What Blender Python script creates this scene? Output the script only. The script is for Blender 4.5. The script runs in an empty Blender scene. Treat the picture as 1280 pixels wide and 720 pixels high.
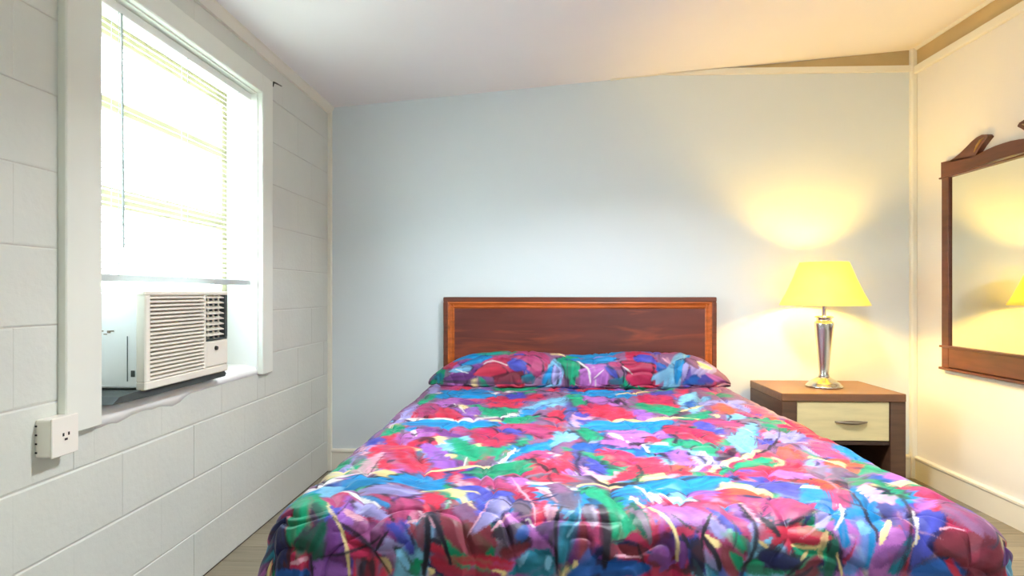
import bpy, bmesh, math, random
import numpy as np
from mathutils import Vector, Matrix

# ---------------------------------------------------------------- camera, light, exposure
S = bpy.context.scene
C = S.collection
cd = bpy.data.cameras.new('camera')
cam = bpy.data.objects.new('camera', cd)
C.objects.link(cam)
cam.location = (0, 0, 1.15)
cam.rotation_euler = (math.pi / 2, 0, math.atan(34 / 790))
cd.sensor_width = 36.0
cd.lens = 790 / 1280 * 36
cd.shift_y = 6 / 1280
cd.clip_start = 0.02
S.camera = cam

SKY = 16.5
w = bpy.data.worlds.new('world')
S.world = w
w.use_nodes = True
nt = w.node_tree
bg = nt.nodes['Background']
tc = nt.nodes.new('ShaderNodeTexCoord')
sx = nt.nodes.new('ShaderNodeSeparateXYZ')
cr = nt.nodes.new('ShaderNodeValToRGB')
mr = nt.nodes.new('ShaderNodeMapRange')
nt.links.new(tc.outputs['Generated'], sx.inputs[0])
nt.links.new(sx.outputs['Z'], mr.inputs[0])
mr.inputs[1].default_value = -0.2
mr.inputs[2].default_value = 1.0
nt.links.new(mr.outputs[0], cr.inputs[0])
e = cr.color_ramp.elements
e[0].position = 0.0; e[0].color = (0.58, 0.62, 0.57, 1)
e[1].position = 1.0; e[1].color = (0.62, 0.80, 1.0, 1)
m_ = e.new(0.22); m_.color = (0.86, 0.96, 1.0, 1)
nt.links.new(cr.outputs[0], bg.inputs[0])
bg.inputs[1].default_value = SKY

vs = S.view_settings
vs.view_transform = 'Standard'
vs.look = 'None'
vs.gamma = 1.0
vs.use_curve_mapping = False
vs.exposure = 0.68
S.cycles.max_bounces = 10
S.cycles.diffuse_bounces = 6
S.cycles.sample_clamp_indirect = 8.0
S.cycles.use_denoising = True
try:
    S.cycles.denoiser = 'OPENIMAGEDENOISE'
except Exception:
    pass

FILL = 44.0          # added fill lamp, a flush ceiling fixture above the bed
LAMP = 580.0         # bulb of the bedside lamp (emission strength)

# ---------------------------------------------------------------- room measures
XL, XR, YB, YF = -1.362, 2.334, 4.04, -1.6
def ceil_z(x): return 2.347 + (x + 1.362) * 0.0857
WY0, WY1, WZ0, WZ1 = 1.88, 3.004, 0.765, 2.118        # window opening in the left wall

# ---------------------------------------------------------------- helpers
def rgb(r, g, b):
    f = lambda c: (c / 255 / 12.92) if c / 255 <= 0.04045 else ((c / 255 + 0.055) / 1.055) ** 2.4
    return (f(r), f(g), f(b), 1)

def obj(name, bm, m, parent=None, smooth=False):
    me = bpy.data.meshes.new(name)
    bmesh.ops.recalc_face_normals(bm, faces=bm.faces)
    if smooth:
        for f in bm.faces: f.smooth = True
    bm.to_mesh(me); bm.free()
    if m: me.materials.append(m)
    o = bpy.data.objects.new(name, me)
    C.objects.link(o)
    if parent: o.parent = parent
    return o

def inst(name, src, parent=None, loc=(0, 0, 0), rot=(0, 0, 0)):
    o = src.copy(); o.name = name
    C.objects.link(o)
    o.parent = parent
    o.location = loc; o.rotation_euler = rot
    return o

def empty(name, label, cat, loc=(0, 0, 0), group=None):
    o = bpy.data.objects.new(name, None)
    o.location = loc
    o.empty_display_size = 0.05
    C.objects.link(o)
    o['label'] = label; o['category'] = cat
    if group: o['group'] = group
    return o

def tag(o, label, cat=None):
    o['label'] = label
    if cat: o['category'] = cat
    return o

def struct(o, label=None):
    o['kind'] = 'structure'
    if label: o['label'] = label
    return o

def bx(bm, x0, x1, y0, y1, z0, z1, bev=0.0, seg=1):
    r = bmesh.ops.create_cube(bm, size=1.0)
    vv = r['verts']
    for v in vv:
        v.co = Vector(((x0 + x1) / 2 + v.co.x * (x1 - x0), (y0 + y1) / 2 + v.co.y * (y1 - y0), (z0 + z1) / 2 + v.co.z * (z1 - z0)))
    if bev > 0:
        es = list({e for v in vv for e in v.link_edges})
        bmesh.ops.bevel(bm, geom=es, offset=bev, segments=seg, affect='EDGES', profile=0.5)
    return bm

def box(x0, x1, y0, y1, z0, z1, bev=0.0, seg=1):
    return bx(bmesh.new(), x0, x1, y0, y1, z0, z1, bev, seg)

def lathe(bm, prof, n=48, c=(0, 0)):
    rings = []
    for r, z in prof:
        if r < 1e-5:
            rings.append([bm.verts.new((c[0], c[1], z))])
        else:
            rings.append([bm.verts.new((c[0] + r * math.cos(2 * math.pi * k / n), c[1] + r * math.sin(2 * math.pi * k / n), z)) for k in range(n)])
    for a, b in zip(rings, rings[1:]):
        for k in range(n):
            k2 = (k + 1) % n
            if len(a) == 1 and len(b) == 1: continue
            if len(a) == 1: bm.faces.new((a[0], b[k], b[k2]))
            elif len(b) == 1: bm.faces.new((a[k], b[0], a[k2]))
            else: bm.faces.new((a[k], b[k], b[k2], a[k2]))
    return bm

def prism(bm, pts, axis, a, b, bev=0.0):
    """closed outline in the two other axes, extruded along axis from a to b"""
    def P(u, v, t):
        return {'x': (t, u, v), 'y': (u, t, v), 'z': (u, v, t)}[axis]
    lo = [bm.verts.new(P(u, v, a)) for u, v in pts]
    hi = [bm.verts.new(P(u, v, b)) for u, v in pts]
    fs = [bm.faces.new(lo[::-1]), bm.faces.new(hi)]
    n = len(pts)
    for i in range(n):
        j = (i + 1) % n
        bm.faces.new((lo[i], lo[j], hi[j], hi[i]))
    if bev:
        es = [e for f in fs for e in f.edges]
        bmesh.ops.bevel(bm, geom=es, offset=bev, segments=2, affect='EDGES', profile=0.5)
    return bm

def tube(bm, pts, r, n=10, caps=True):
    pts = [Vector(p) for p in pts]
    rings = []
    up = Vector((0, 0, 1))
    for i, p in enumerate(pts):
        d = (pts[min(i + 1, len(pts) - 1)] - pts[max(i - 1, 0)]).normalized()
        s = d.cross(up)
        if s.length < 1e-3: s = d.cross(Vector((1, 0, 0)))
        s.normalize(); t = s.cross(d)
        rr = r[i] if isinstance(r, (list, tuple)) else r
        rings.append([bm.verts.new(p + rr * (math.cos(2 * math.pi * k / n) * s + math.sin(2 * math.pi * k / n) * t)) for k in range(n)])
    for a, b in zip(rings, rings[1:]):
        for k in range(n):
            bm.faces.new((a[k], a[(k + 1) % n], b[(k + 1) % n], b[k]))
    if caps:
        bm.faces.new(rings[0][::-1]); bm.faces.new(rings[-1])
    return bm

# ---------------------------------------------------------------- materials
def mat(name, col, rough=0.6, metal=0.0, var=0.06, scale=6.0, bump=0.0, bscale=60.0, col2=None, stretch=None, spec=0.5, **kw):
    m = bpy.data.materials.new(name)
    m.use_nodes = True
    t = m.node_tree; N = t.nodes; L = t.links
    p = N['Principled BSDF']
    p.inputs['Roughness'].default_value = rough
    p.inputs['Metallic'].default_value = metal
    p.inputs['Specular IOR Level'].default_value = spec
    for k, v in kw.items(): p.inputs[k].default_value = v
    tcn = N.new('ShaderNodeTexCoord'); mp = N.new('ShaderNodeMapping')
    L.new(tcn.outputs['Object'], mp.inputs[0])
    if stretch: mp.inputs['Scale'].default_value = stretch
    no = N.new('ShaderNodeTexNoise')
    no.inputs['Scale'].default_value = scale; no.inputs['Detail'].default_value = 5
    L.new(mp.outputs[0], no.inputs['Vector'])
    mx = N.new('ShaderNodeMix'); mx.data_type = 'RGBA'
    c2 = col2 or tuple(max(0, c * (1 - 3 * var)) for c in col[:3]) + (1,)
    mx.inputs['A'].default_value = c2
    mx.inputs['B'].default_value = col
    rp = N.new('ShaderNodeMapRange')
    rp.inputs[1].default_value = 0.3; rp.inputs[2].default_value = 0.62
    L.new(no.outputs['Fac'], rp.inputs[0])
    L.new(rp.outputs[0], mx.inputs['Factor'])
    L.new(mx.outputs['Result'], p.inputs['Base Color'])
    if bump:
        n2 = N.new('ShaderNodeTexNoise'); n2.inputs['Scale'].default_value = bscale; n2.inputs['Detail'].default_value = 4
        L.new(mp.outputs[0], n2.inputs['Vector'])
        b = N.new('ShaderNodeBump'); b.inputs['Strength'].default_value = bump; b.inputs['Distance'].default_value = 0.004
        L.new(n2.outputs['Fac'], b.inputs['Height']); L.new(b.outputs[0], p.inputs['Normal'])
    return m

M_block = mat('painted_block', rgb(212, 214, 206), 0.62, var=0.02, scale=3, bump=0.35, bscale=45)
M_mortar = mat('painted_mortar', rgb(206, 203, 196), 0.7, var=0.03, scale=8, bump=0.5, bscale=60)
M_wall_b = mat('blue_grey_paint', rgb(217, 225, 228), 0.55, var=0.006, scale=2, bump=0.05, bscale=120)
M_wall_r = mat('white_paint', rgb(232, 229, 222), 0.55, var=0.008, scale=2, bump=0.05, bscale=120)
M_ceil = mat('ceiling_paint', rgb(243, 240, 238), 0.75, var=0.006, scale=2, bump=0.05, bscale=90)
M_trim = mat('trim_paint', rgb(233, 230, 216), 0.4, var=0.01, scale=4)
M_casing = mat('casing_paint', rgb(228, 230, 220), 0.4, var=0.012, scale=4)
M_frieze = mat('tan_frieze', rgb(196, 172, 124), 0.6, var=0.03, scale=5)
M_white = mat('white_vinyl', rgb(240, 242, 240), 0.35, var=0.005)
M_sash = mat('almond_sash', rgb(150, 142, 108), 0.4, var=0.01)
M_rail = mat('grey_vinyl_rail', rgb(196, 202, 201), 0.4, var=0.01)
M_cord = mat('grey_cord', rgb(170, 180, 180), 0.5, var=0.01)
M_sill = mat('sill_paint', rgb(243, 243, 240), 0.5, var=0.015, scale=12, bump=0.5, bscale=30)
M_ac = mat('ac_plastic', rgb(233, 228, 214), 0.4, var=0.01)
M_acside = mat('ac_white_metal', rgb(240, 243, 242), 0.35, var=0.012, scale=9)
M_acdark = mat('dark_rubber', rgb(70, 78, 76), 0.6, var=0.1, scale=20)
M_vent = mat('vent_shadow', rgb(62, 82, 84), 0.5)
M_slot = mat('slot_black', rgb(35, 32, 28), 0.6)
M_outlet = mat('outlet_plastic', rgb(238, 233, 222), 0.35, var=0.006)
M_iron = mat('dark_iron', rgb(70, 66, 58), 0.45, 0.7)
M_chrome = mat('brushed_chrome', rgb(205, 202, 196), 0.22, 1.0, var=0.02, scale=30, stretch=(1, 1, 0.05))
M_bronze = mat('pewter_pull', rgb(150, 135, 118), 0.32, 0.9, var=0.03)
M_darkwood = mat('walnut_laminate', rgb(92, 62, 44), 0.42, var=0.12, scale=5, stretch=(1, 1, 9), bump=0.04)
M_nstop = mat('walnut_top', rgb(126, 84, 56), 0.35, var=0.10, scale=5, stretch=(1, 9, 9))
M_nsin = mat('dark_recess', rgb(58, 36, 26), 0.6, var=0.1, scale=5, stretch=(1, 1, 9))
M_cream = mat('cream_drawer', rgb(216, 200, 150), 0.4, var=0.05, scale=4, stretch=(1, 1, 8))
M_hbframe = mat('mahogany_frame', rgb(112, 54, 34), 0.35, var=0.14, scale=4, stretch=(1, 8, 14))
M_hborange = mat('orange_moulding', rgb(196, 98, 34), 0.35, var=0.14, scale=6, stretch=(1.2, 8, 8))
M_mirframe = mat('mirror_wood', rgb(104, 58, 42), 0.35, var=0.10, scale=6, stretch=(6, 1, 6))
M_gilt = mat('gilt_rub', rgb(176, 140, 82), 0.35, 0.4, var=0.1, scale=40)

def mat_panel():
    m = mat('mahogany_panel', rgb(104, 46, 36), 0.38, var=0.10, scale=3.0, stretch=(0.8, 4, 7), bump=0.03)
    t = m.node_tree; N = t.nodes; L = t.links
    p = N['Principled BSDF']
    src = p.inputs['Base Color'].links[0].from_socket
    mp = N['Mapping']
    n = N.new('ShaderNodeTexNoise'); n.inputs['Scale'].default_value = 2.4; n.inputs['Detail'].default_value = 7
    n.inputs['Distortion'].default_value = 0.7
    L.new(mp.outputs[0], n.inputs['Vector'])
    r = N.new('ShaderNodeMapRange'); r.inputs[1].default_value = 0.52; r.inputs[2].default_value = 0.78
    L.new(n.outputs['Fac'], r.inputs[0])
    mx = N.new('ShaderNodeMix'); mx.data_type = 'RGBA'
    L.new(r.outputs[0], mx.inputs['Factor']); L.new(src, mx.inputs['A'])
    mx.inputs['B'].default_value = rgb(158, 72, 40)
    L.new(mx.outputs['Result'], p.inputs['Base Color'])
    return m
M_panel = mat_panel()

def mat_plank():
    m = mat('vinyl_plank', rgb(148, 138, 116), 0.4, var=0.08, scale=4, stretch=(1.0, 14, 1), bump=0.06)
    t = m.node_tree; N = t.nodes; L = t.links
    p = N['Principled BSDF']
    src = p.inputs['Base Color'].links[0].from_socket
    oi = N.new('ShaderNodeObjectInfo')
    r = N.new('ShaderNodeMapRange'); r.inputs[3].default_value = 0.8; r.inputs[4].default_value = 1.05
    L.new(oi.outputs['Random'], r.inputs[0])
    h = N.new('ShaderNodeHueSaturation')
    L.new(r.outputs[0], h.inputs['Value']); L.new(src, h.inputs['Color'])
    L.new(h.outputs[0], p.inputs['Base Color'])
    return m
M_plank = mat_plank()

def mat_glass():
    m = bpy.data.materials.new('window_glass'); m.use_nodes = True
    t = m.node_tree; N = t.nodes; L = t.links
    N.remove(N['Principled BSDF'])
    tr = N.new('ShaderNodeBsdfTransparent'); tr.inputs[0].default_value = (0.95, 0.99, 0.98, 1)
    gl = N.new('ShaderNodeBsdfGlossy'); gl.inputs['Roughness'].default_value = 0.02
    lw = N.new('ShaderNodeLayerWeight')
    pw_ = N.new('ShaderNodeMath'); pw_.operation = 'POWER'; pw_.inputs[1].default_value = 5.0
    L.new(lw.outputs['Facing'], pw_.inputs[0])
    ad = N.new('ShaderNodeMath'); ad.operation = 'MULTIPLY_ADD'; ad.inputs[1].default_value = 0.9; ad.inputs[2].default_value = 0.03
    L.new(pw_.outputs[0], ad.inputs[0])
    mx = N.new('ShaderNodeMixShader')
    L.new(ad.outputs[0], mx.inputs[0]); L.new(tr.outputs[0], mx.inputs[1]); L.new(gl.outputs[0], mx.inputs[2])
    L.new(mx.outputs[0], N['Material Output'].inputs[0])
    return m
M_glass = mat_glass()

def mat_translucent(name, col, amount, tcol=None, gloss=True, scale=40):
    m = bpy.data.materials.new(name); m.use_nodes = True
    t = m.node_tree; N = t.nodes; L = t.links
    p = N['Principled BSDF']
    no = N.new('ShaderNodeTexNoise'); no.inputs['Scale'].default_value = scale
    mx = N.new('ShaderNodeMix'); mx.data_type = 'RGBA'
    mx.inputs['A'].default_value = tuple(c * 0.95 for c in col[:3]) + (1,)
    mx.inputs['B'].default_value = col
    L.new(no.outputs['Fac'], mx.inputs['Factor'])
    L.new(mx.outputs['Result'], p.inputs['Base Color'])
    p.inputs['Roughness'].default_value = 0.5
    tr = N.new('ShaderNodeBsdfTranslucent'); tr.inputs[0].default_value = tcol or col
    ms = N.new('ShaderNodeMixShader'); ms.inputs[0].default_value = amount
    L.new(p.outputs[0], ms.inputs[1]); L.new(tr.outputs[0], ms.inputs[2])
    L.new(ms.outputs[0], N['Material Output'].inputs[0])
    return m
M_slat = mat_translucent('blind_slat', rgb(240, 242, 240), 0.5)
M_shade = mat_translucent('lamp_shade_fabric', rgb(250, 236, 170), 0.62, (1.0, 0.95, 0.45, 1), scale=180)

def mat_emit(name, col, s):
    m = bpy.data.materials.new(name); m.use_nodes = True
    p = m.node_tree.nodes['Principled BSDF']
    p.inputs['Base Color'].default_value = (1, 1, 1, 1)
    p.inputs['Emission Color'].default_value = col
    p.inputs['Emission Strength'].default_value = s
    return m
M_bulb = mat_emit('lit_bulb', (1.0, 0.60, 0.09, 1), LAMP)
M_diffuser = mat_translucent('frosted_diffuser', rgb(245, 244, 238), 0.7)

def mat_mirror():
    m = mat('mirror_glass', rgb(236, 236, 226), 0.015, 1.0, var=0.004)
    return m
M_mirror = mat_mirror()

# ================================================================ SETTING
# ---- floor of separate planks running across the room
base = struct(obj('floor', box(XL - 0.2, XR + 0.2, YF - 0.1, YB + 0.2, -0.08, -0.006), M_nsin))
random.seed(3)
pw, pl = 0.152, 1.22
y = YF; row = 0
plank_src = {}
while y < YB:
    y1 = min(y + pw, YB)
    x = XL - random.random() * pl
    while x < XR:
        xa, xb = max(x, XL), min(x + pl, XR)
        if xb - xa > 0.03:
            o = obj('plank', box(xa + 0.0008, xb - 0.0008, y + 0.0008, y1 - 0.0008, -0.012, 0.0, 0.0012), M_plank, base)
        x += pl
    y = y1; row += 1

# ---- left wall: painted concrete blocks round the window opening
MX = XL - 0.0030
bm = bmesh.new()
T = XL - 0.2
bx(bm, T, MX, YF, WY0, 0, 2.40)
bx(bm, T, MX, WY1, YB + 0.1, 0, 2.40)
bx(bm, T, MX, WY0, WY1, 0, WZ0 - 0.01)
bx(bm, T, MX, WY0, WY1, WZ1, 2.40)
wl = struct(obj('wall_left', bm, M_mortar))

def block_mesh(y0, y1, z0, z1):
    """slab with a slightly wandering, paint-filled edge; upright joints are filled almost flush"""
    bm = bmesh.new()
    dz = 0.0026 if z0 < 0.8 else 0.0012          # lower beds are raked deeper than the upper ones
    j = lambda s=0.002: random.uniform(-s, s)
    gz, gy = 0.0014, 0.0
    iz = 0.0055
    iy = 0.0026 if random.random() < 0.3 else 0.0001   # most upright joints are painted over
    b = [(y0 + gy, z0 + gz), (y1 - gy, z0 + gz), (y1 - gy, z1 - gz), (y0 + gy, z1 - gz)]
    f = [(y0 + iy, z0 + iz + j()), (y1 - iy, z0 + iz + j()), (y1 - iy, z1 - iz + j()), (y0 + iy, z1 - iz + j())]
    d = random.uniform(-0.0004, 0.0004)
    back = [bm.verts.new((MX - 0.012, a, c)) for a, c in b]
    mid = [bm.verts.new((XL - dz * (0.8 if k in (0, 1) else 1.1), a, c)) for k, (a, c) in enumerate(b)]
    fr = [bm.verts.new((XL + d, a, c)) for a, c in f]
    bm.faces.new(back); bm.faces.new(fr)
    for A, B in ((back, mid), (mid, fr)):
        for k in range(4):
            bm.faces.new((A[k], A[(k + 1) % 4], B[(k + 1) % 4], B[k]))
    return bm

def clip(y0, y1, z0, z1):
    """block rectangle minus the window opening"""
    if y1 <= WY0 or y0 >= WY1 or z1 <= WZ0 or z0 >= WZ1: return [(y0, y1, z0, z1)]
    out = []
    if y0 < WY0: out.append((y0, WY0, z0, z1)); y0 = WY0
    if y1 > WY1: out.append((WY1, y1, z0, z1)); y1 = WY1
    if z0 < WZ0: out.append((y0, y1, z0, WZ0))
    if z1 > WZ1: out.append((y0, y1, WZ1, z1))
    return out

zk = [0.0, 0.2, 0.415, 0.63, 0.845, 1.06, 1.275, 1.49, 1.705, 1.92, 2.135, 2.36]
for k in range(len(zk) - 1):
    yy = 1.58 - 0.43 * 8 + (0.215 if k % 2 else 0.0)
    while yy < YB:
        a, b = max(yy, YF), min(yy + 0.43, YB)
        if b - a > 0.03:
            for r in clip(a, b, zk[k], zk[k + 1]):
                if r[1] - r[0] > 0.03 and r[3] - r[2] > 0.03:
                    obj('block', block_mesh(*r), M_block, wl)
        yy += 0.43

# ---- back wall, right wall, front wall, ceiling
bm = bmesh.new()
bx(bm, XL - 0.2, XR + 0.15, YB, YB + 0.12, 0, 2.75)
wb = struct(obj('wall_back', bm, M_wall_b))
bm = bmesh.new()
bx(bm, XR, XR + 0.15, YF - 0.1, YB + 0.12, 0, 2.75)
wr = struct(obj('wall_right', bm, M_wall_r))
# front wall behind the camera, with a window added to let in fill daylight
F0, F1, G0, G1 = 1.2, 1.9, 1.25, 2.15
bm = bmesh.new()
bx(bm, XL - 0.2, F0, YF - 0.14, YF, 0, 2.75)
bx(bm, F1, XR + 0.15, YF - 0.14, YF, 0, 2.75)
bx(bm, F0, F1, YF - 0.14, YF, 0, G0)
bx(bm, F0, F1, YF - 0.14, YF, G1, 2.75)
wf = struct(obj('wall_front', bm, M_wall_r))
bm = bmesh.new()
xa, xb = XL - 0.2, XR + 0.15
prism(bm, [(xa, ceil_z(xa)), (xb, ceil_z(xb)), (xb, ceil_z(xb) + 0.1), (xa, ceil_z(xa) + 0.1)], 'y', YF - 0.14, YB + 0.12)
ce = struct(obj('ceiling', bm, M_ceil))

# frieze boards above the top rails
TR0, TR1 = 2.512, 2.560
bm = bmesh.new()
xs = XL + (TR1 - 2.347) / 0.0857 + 0.03
prism(bm, [(xs, ceil_z(xs) - 0.002), (xs, TR1 - 0.01), (XR, TR1 - 0.01), (XR, ceil_z(XR) - 0.001)], 'y', YB - 0.004, YB + 0.005)
struct(obj('trim_1', bm, M_frieze), 'tan frieze wedge between the top rail and ceiling of the back wall')
struct(obj('trim_2', box(XR - 0.004, XR + 0.005, YF, YB, TR1 - 0.01, ceil_z(XR)), M_frieze), 'tan frieze band above the rail of the right wall')
# rails
bm = bmesh.new()
x0 = XL + (TR0 + 0.012 - 2.347) / 0.0857
prism(bm, [(x0 - 0.25, ceil_z(x0 - 0.25) - 0.001), (x0 - 0.25, ceil_z(x0 - 0.25) - 0.006), (x0, TR0 + 0.018), (x0 + 0.2, TR0 + 0.012), (XR, TR0 + 0.012), (XR, TR1), (xs, TR1), (xs - 0.05, ceil_z(xs - 0.05) - 0.001)], 'y', YB - 0.022, YB + 0.004)
struct(obj('trim_3', bm, M_trim), 'cream top rail of the back wall')
struct(obj('trim_4', box(XR - 0.022, XR + 0.004, YF, YB - 0.02, TR0 - 0.008, TR1 - 0.01, 0.003), M_trim), 'cream top rail of the right wall')
# corner posts
struct(obj('trim_5', box(XR - 0.034, XR + 0.003, YB - 0.034, YB + 0.003, 0.0, ceil_z(XR), 0.006), M_trim), 'cream corner strip where the back and right walls meet')
struct(obj('trim_6', box(XL - 0.003, XL + 0.024, YB - 0.024, YB + 0.003, 0.0, ceil_z(XL), 0.005), M_trim), 'cream corner strip where the back and left walls meet')
# ceiling mouldings
bm = bmesh.new()
prism(bm, [(XL - 0.003, 2.305), (XL + 0.014, 2.307), (XL + 0.034, 2.338), (XL + 0.036, ceil_z(XL + 0.036) + 0.002), (XL - 0.003, ceil_z(XL))], 'y', YF, YB - 0.002)
struct(obj('trim_7', bm, M_trim), 'cream moulding along the top of the left wall')
bm = bmesh.new()
prism(bm, [(XR + 0.003, ceil_z(XR) - 0.016), (XR - 0.012, ceil_z(XR) - 0.016), (XR - 0.02, ceil_z(XR - 0.02) + 0.002), (XR + 0.003, ceil_z(XR) + 0.002)], 'y', YF, YB - 0.03)
struct(obj('trim_8', bm, M_trim), 'thin moulding along the ceiling edge of the right wall')
# baseboards
def baseboard(name, a, b, side):
    prof = [(0, 0), (0.014, 0), (0.014, 0.118), (0.020, 0.124), (0.020, 0.136), (0.010, 0.143), (0, 0.143)]
    bm = bmesh.new()
    if side == 'back':
        prism(bm, [(YB - p, z) for p, z in prof], 'x', a, b)
    else:
        prism(bm, [(XR - p, z) for p, z in prof], 'y', a, b)
    return struct(obj(name, bm, M_trim))
baseboard('baseboard_back', XL + 0.02, XR - 0.03, 'back')
baseboard('baseboard_right', YF, YB - 0.03, 'right')

# ---- window 1 (left wall): casing, sill, sash, panes
w1 = bpy.data.objects.new('window_1', None); C.objects.link(w1); struct(w1, 'bright window with white casing in the left block wall')
CT = 0.026
obj('casing', box(XL - 0.003, XL + CT, 1.732, WY0, WZ0 - 0.02, 2.21, 0.004), M_casing, w1)
obj('casing', box(XL - 0.003, XL + CT, WY1, 3.121, WZ0 - 0.012, 2.21, 0.004), M_casing, w1)
obj('casing', box(XL - 0.003, XL + CT, WY0, WY1, WZ1, 2.21, 0.004), M_casing, w1)
# inner lining boards of the reveal
obj('jamb', box(XL - 0.2, XL, WY0 - 0.012, WY0 + 0.006, WZ0, WZ1), M_white, w1)
obj('jamb', box(XL - 0.2, XL, WY1 - 0.006, WY1 + 0.012, WZ0, WZ1), M_white, w1)
obj('jamb', box(XL - 0.2, XL, WY0 + 0.006, WY1 - 0.006, WZ1 - 0.006, WZ1 + 0.012), M_casing, w1)
# painted mortar sill, sloping to the room with a ragged front edge
bm = bmesh.new()
n = 44; rows = []
random.seed(11)
for k in range(n + 1):
    yy = WY0 + (WY1 - WY0) * k / n
    drip = 0.006 * math.sin(yy * 17) + 0.004 * math.sin(yy * 41 + 1) + random.uniform(-0.003, 0.003)
    lip = 0.006 + (0.020 + drip) * max(0.0, min(1.0, (2.42 - yy) / 0.12)) + random.uniform(0, 0.003)
    pts = [(XL - 0.2, 0.74), (XL - 0.2, 0.806), (XL - 0.06, 0.803), (XL - 0.012, 0.792 + 0.3 * drip * 0.4), (XL + 0.0015, 0.774), (XL + 0.0016, WZ0 - lip), (XL - 0.006, WZ0 - lip - 0.002), (XL - 0.006, 0.74)]
    rows.append([bm.verts.new((a, yy, b)) for a, b in pts])
for a, b in zip(rows, rows[1:]):
    for q in range(len(a)):
        q2 = (q + 1) % len(a)
        bm.faces.new((a[q], a[q2], b[q2], b[q]))
bm.faces.new(rows[0]); bm.faces.new(rows[-1][::-1])
obj('sill', bm, M_sill, w1, smooth=True)
# sash frame near the outside face
SX0, SX1 = XL - 0.185, XL - 0.15
fr = [(WY0, WY1, 2.052, 2.112), (WY0, WY1, 1.795, 1.845), (WY0, WY1, 1.452, 1.525), (WY0, WY1, 0.806, 0.85)]
for a, b, c, d in fr:
    obj('sash_rail', box(SX0, SX1, a + 0.006, b - 0.006, c, d, 0.003), M_sash, w1)
for a, b in ((WY0 + 0.006, WY0 + 0.05), (WY1 - 0.05, WY1 - 0.006)):
    obj('sash_stile', box(SX0 - 0.002, SX1 + 0.002, a, b, 0.806, 2.112, 0.003), M_sash, w1)
obj('sash_stile', box(SX0 + 0.004, SX1 - 0.004, 2.43, 2.455, 1.845, 2.052, 0.002), M_white, w1)
for a, b, c, d in ((WY0 + 0.05, 2.43, 1.845, 2.052), (2.455, WY1 - 0.05, 1.845, 2.052), (WY0 + 0.05, WY1 - 0.05, 1.525, 1.795), (WY0 + 0.05, WY1 - 0.05, 1.16, 1.452)):
    obj('pane', box(SX0 + 0.012, SX0 + 0.016, a, b, c, d), M_glass, w1)
# filler boards round the air conditioner
obj('filler_board', box(SX0 + 0.005, SX1, WY0 + 0.05, WY1 - 0.05, 0.85, 1.165, 0.002), M_white, w1)

# ---- window added for fill daylight (front wall, behind the camera)
w2 = bpy.data.objects.new('added_window', None); C.objects.link(w2); struct(w2)
for a, b, c, d in ((F0, F1, G1 - 0.05, G1), (F0, F1, G0, G0 + 0.05), (F0, F0 + 0.05, G0, G1), (F1 - 0.05, F1, G0, G1), ((F0 + F1) / 2 - 0.02, (F0 + F1) / 2 + 0.02, G0, G1)):
    obj('added_frame', box(a, b, YF - 0.1, YF - 0.05, c, d, 0.003), M_white, w2)
for a, b in ((F0 + 0.05, (F0 + F1) / 2 - 0.02), ((F0 + F1) / 2 + 0.02, F1 - 0.05)):
    obj('pane', box(a, b, YF - 0.08, YF - 0.076, G0 + 0.05, G1 - 0.05), M_glass, w2)

# ---- unseen fill lamp added above the bed, shaped as a flush ceiling fixture
lx, ly = 0.6, 2.1
cl = empty('ceiling_fill', 'added unseen fill lamp, a round flush fixture on the ceiling above the bed', 'ceiling lamp', (lx, ly, ceil_z(lx)))
bm = lathe(bmesh.new(), [(0, 0.0), (0.19, 0.0), (0.19, -0.03), (0.17, -0.035), (0, -0.035)], 40)
o = obj('base', bm, M_white, cl, smooth=False)
a_ = bpy.data.lights.new('fill_lamp_light', 'AREA'); a_.shape = 'DISK'; a_.size = 0.34; a_.spread = math.radians(140)
a_.energy = FILL; a_.color = (0.93, 0.96, 1.0)
lo = bpy.data.objects.new('fill_lamp_light', a_); C.objects.link(lo); lo.parent = cl; lo.location = (0, 0, -0.05)

# ================================================================ THINGS
# ---- mini blind
BX = -1.40
bl = empty('window_blind', 'white slatted mini blind lowered halfway over the bright window', 'blind', (BX, 2.44, 2.10))
by0, by1 = WY0 + 0.015, WY1 - 0.014
def rel(bm, o):
    bmesh.ops.translate(bm, verts=bm.verts, vec=-Vector(o.location)); return bm
obj('headrail', rel(box(BX - 0.014, BX + 0.014, by0, by1, 2.076, 2.108, 0.003), bl), M_white, bl)
sl_bm = bmesh.new()
vv = []
for k in range(6):
    t = -1 + 2 * k / 5
    vv.append((t * 0.0125, 0.0022 * (1 - t * t)))
rr = [[sl_bm.verts.new((a, s, b)) for a, b in vv] for s in (-(by1 - by0) / 2 + 0.004, (by1 - by0) / 2 - 0.004)]
for k in range(5): sl_bm.faces.new((rr[0][k], rr[0][k + 1], rr[1][k + 1], rr[1][k]))
zs = 2.066
first = None
ym = (by0 + by1) / 2 - 2.44
while zs > 1.225:
    if first is None:
        first = obj('slat', sl_bm, M_slat, bl, smooth=True)
        first.location = (0, ym, zs - 2.10); first.rotation_euler = (0, math.radians(24), 0)
    else:
        inst('slat', first, bl, (0, ym, zs - 2.10), (0, math.radians(24 + random.uniform(-2, 2)), 0))
    zs -= 0.0215
obj('bottom_rail', rel(box(BX - 0.012, BX + 0.012, by0 + 0.002, by1 - 0.002, 1.186, 1.212, 0.004), bl), M_rail, bl)
for yy in (2.03, 2.44, 2.865):
    bm = bmesh.new()
    for dx in (-0.0125, 0.0125):
        tube(bm, [(BX + dx, yy, 2.08), (BX + dx, yy, 1.205)], 0.0011, 6)
    obj('ladder_cord', rel(bm, bl), M_cord, bl)
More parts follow.
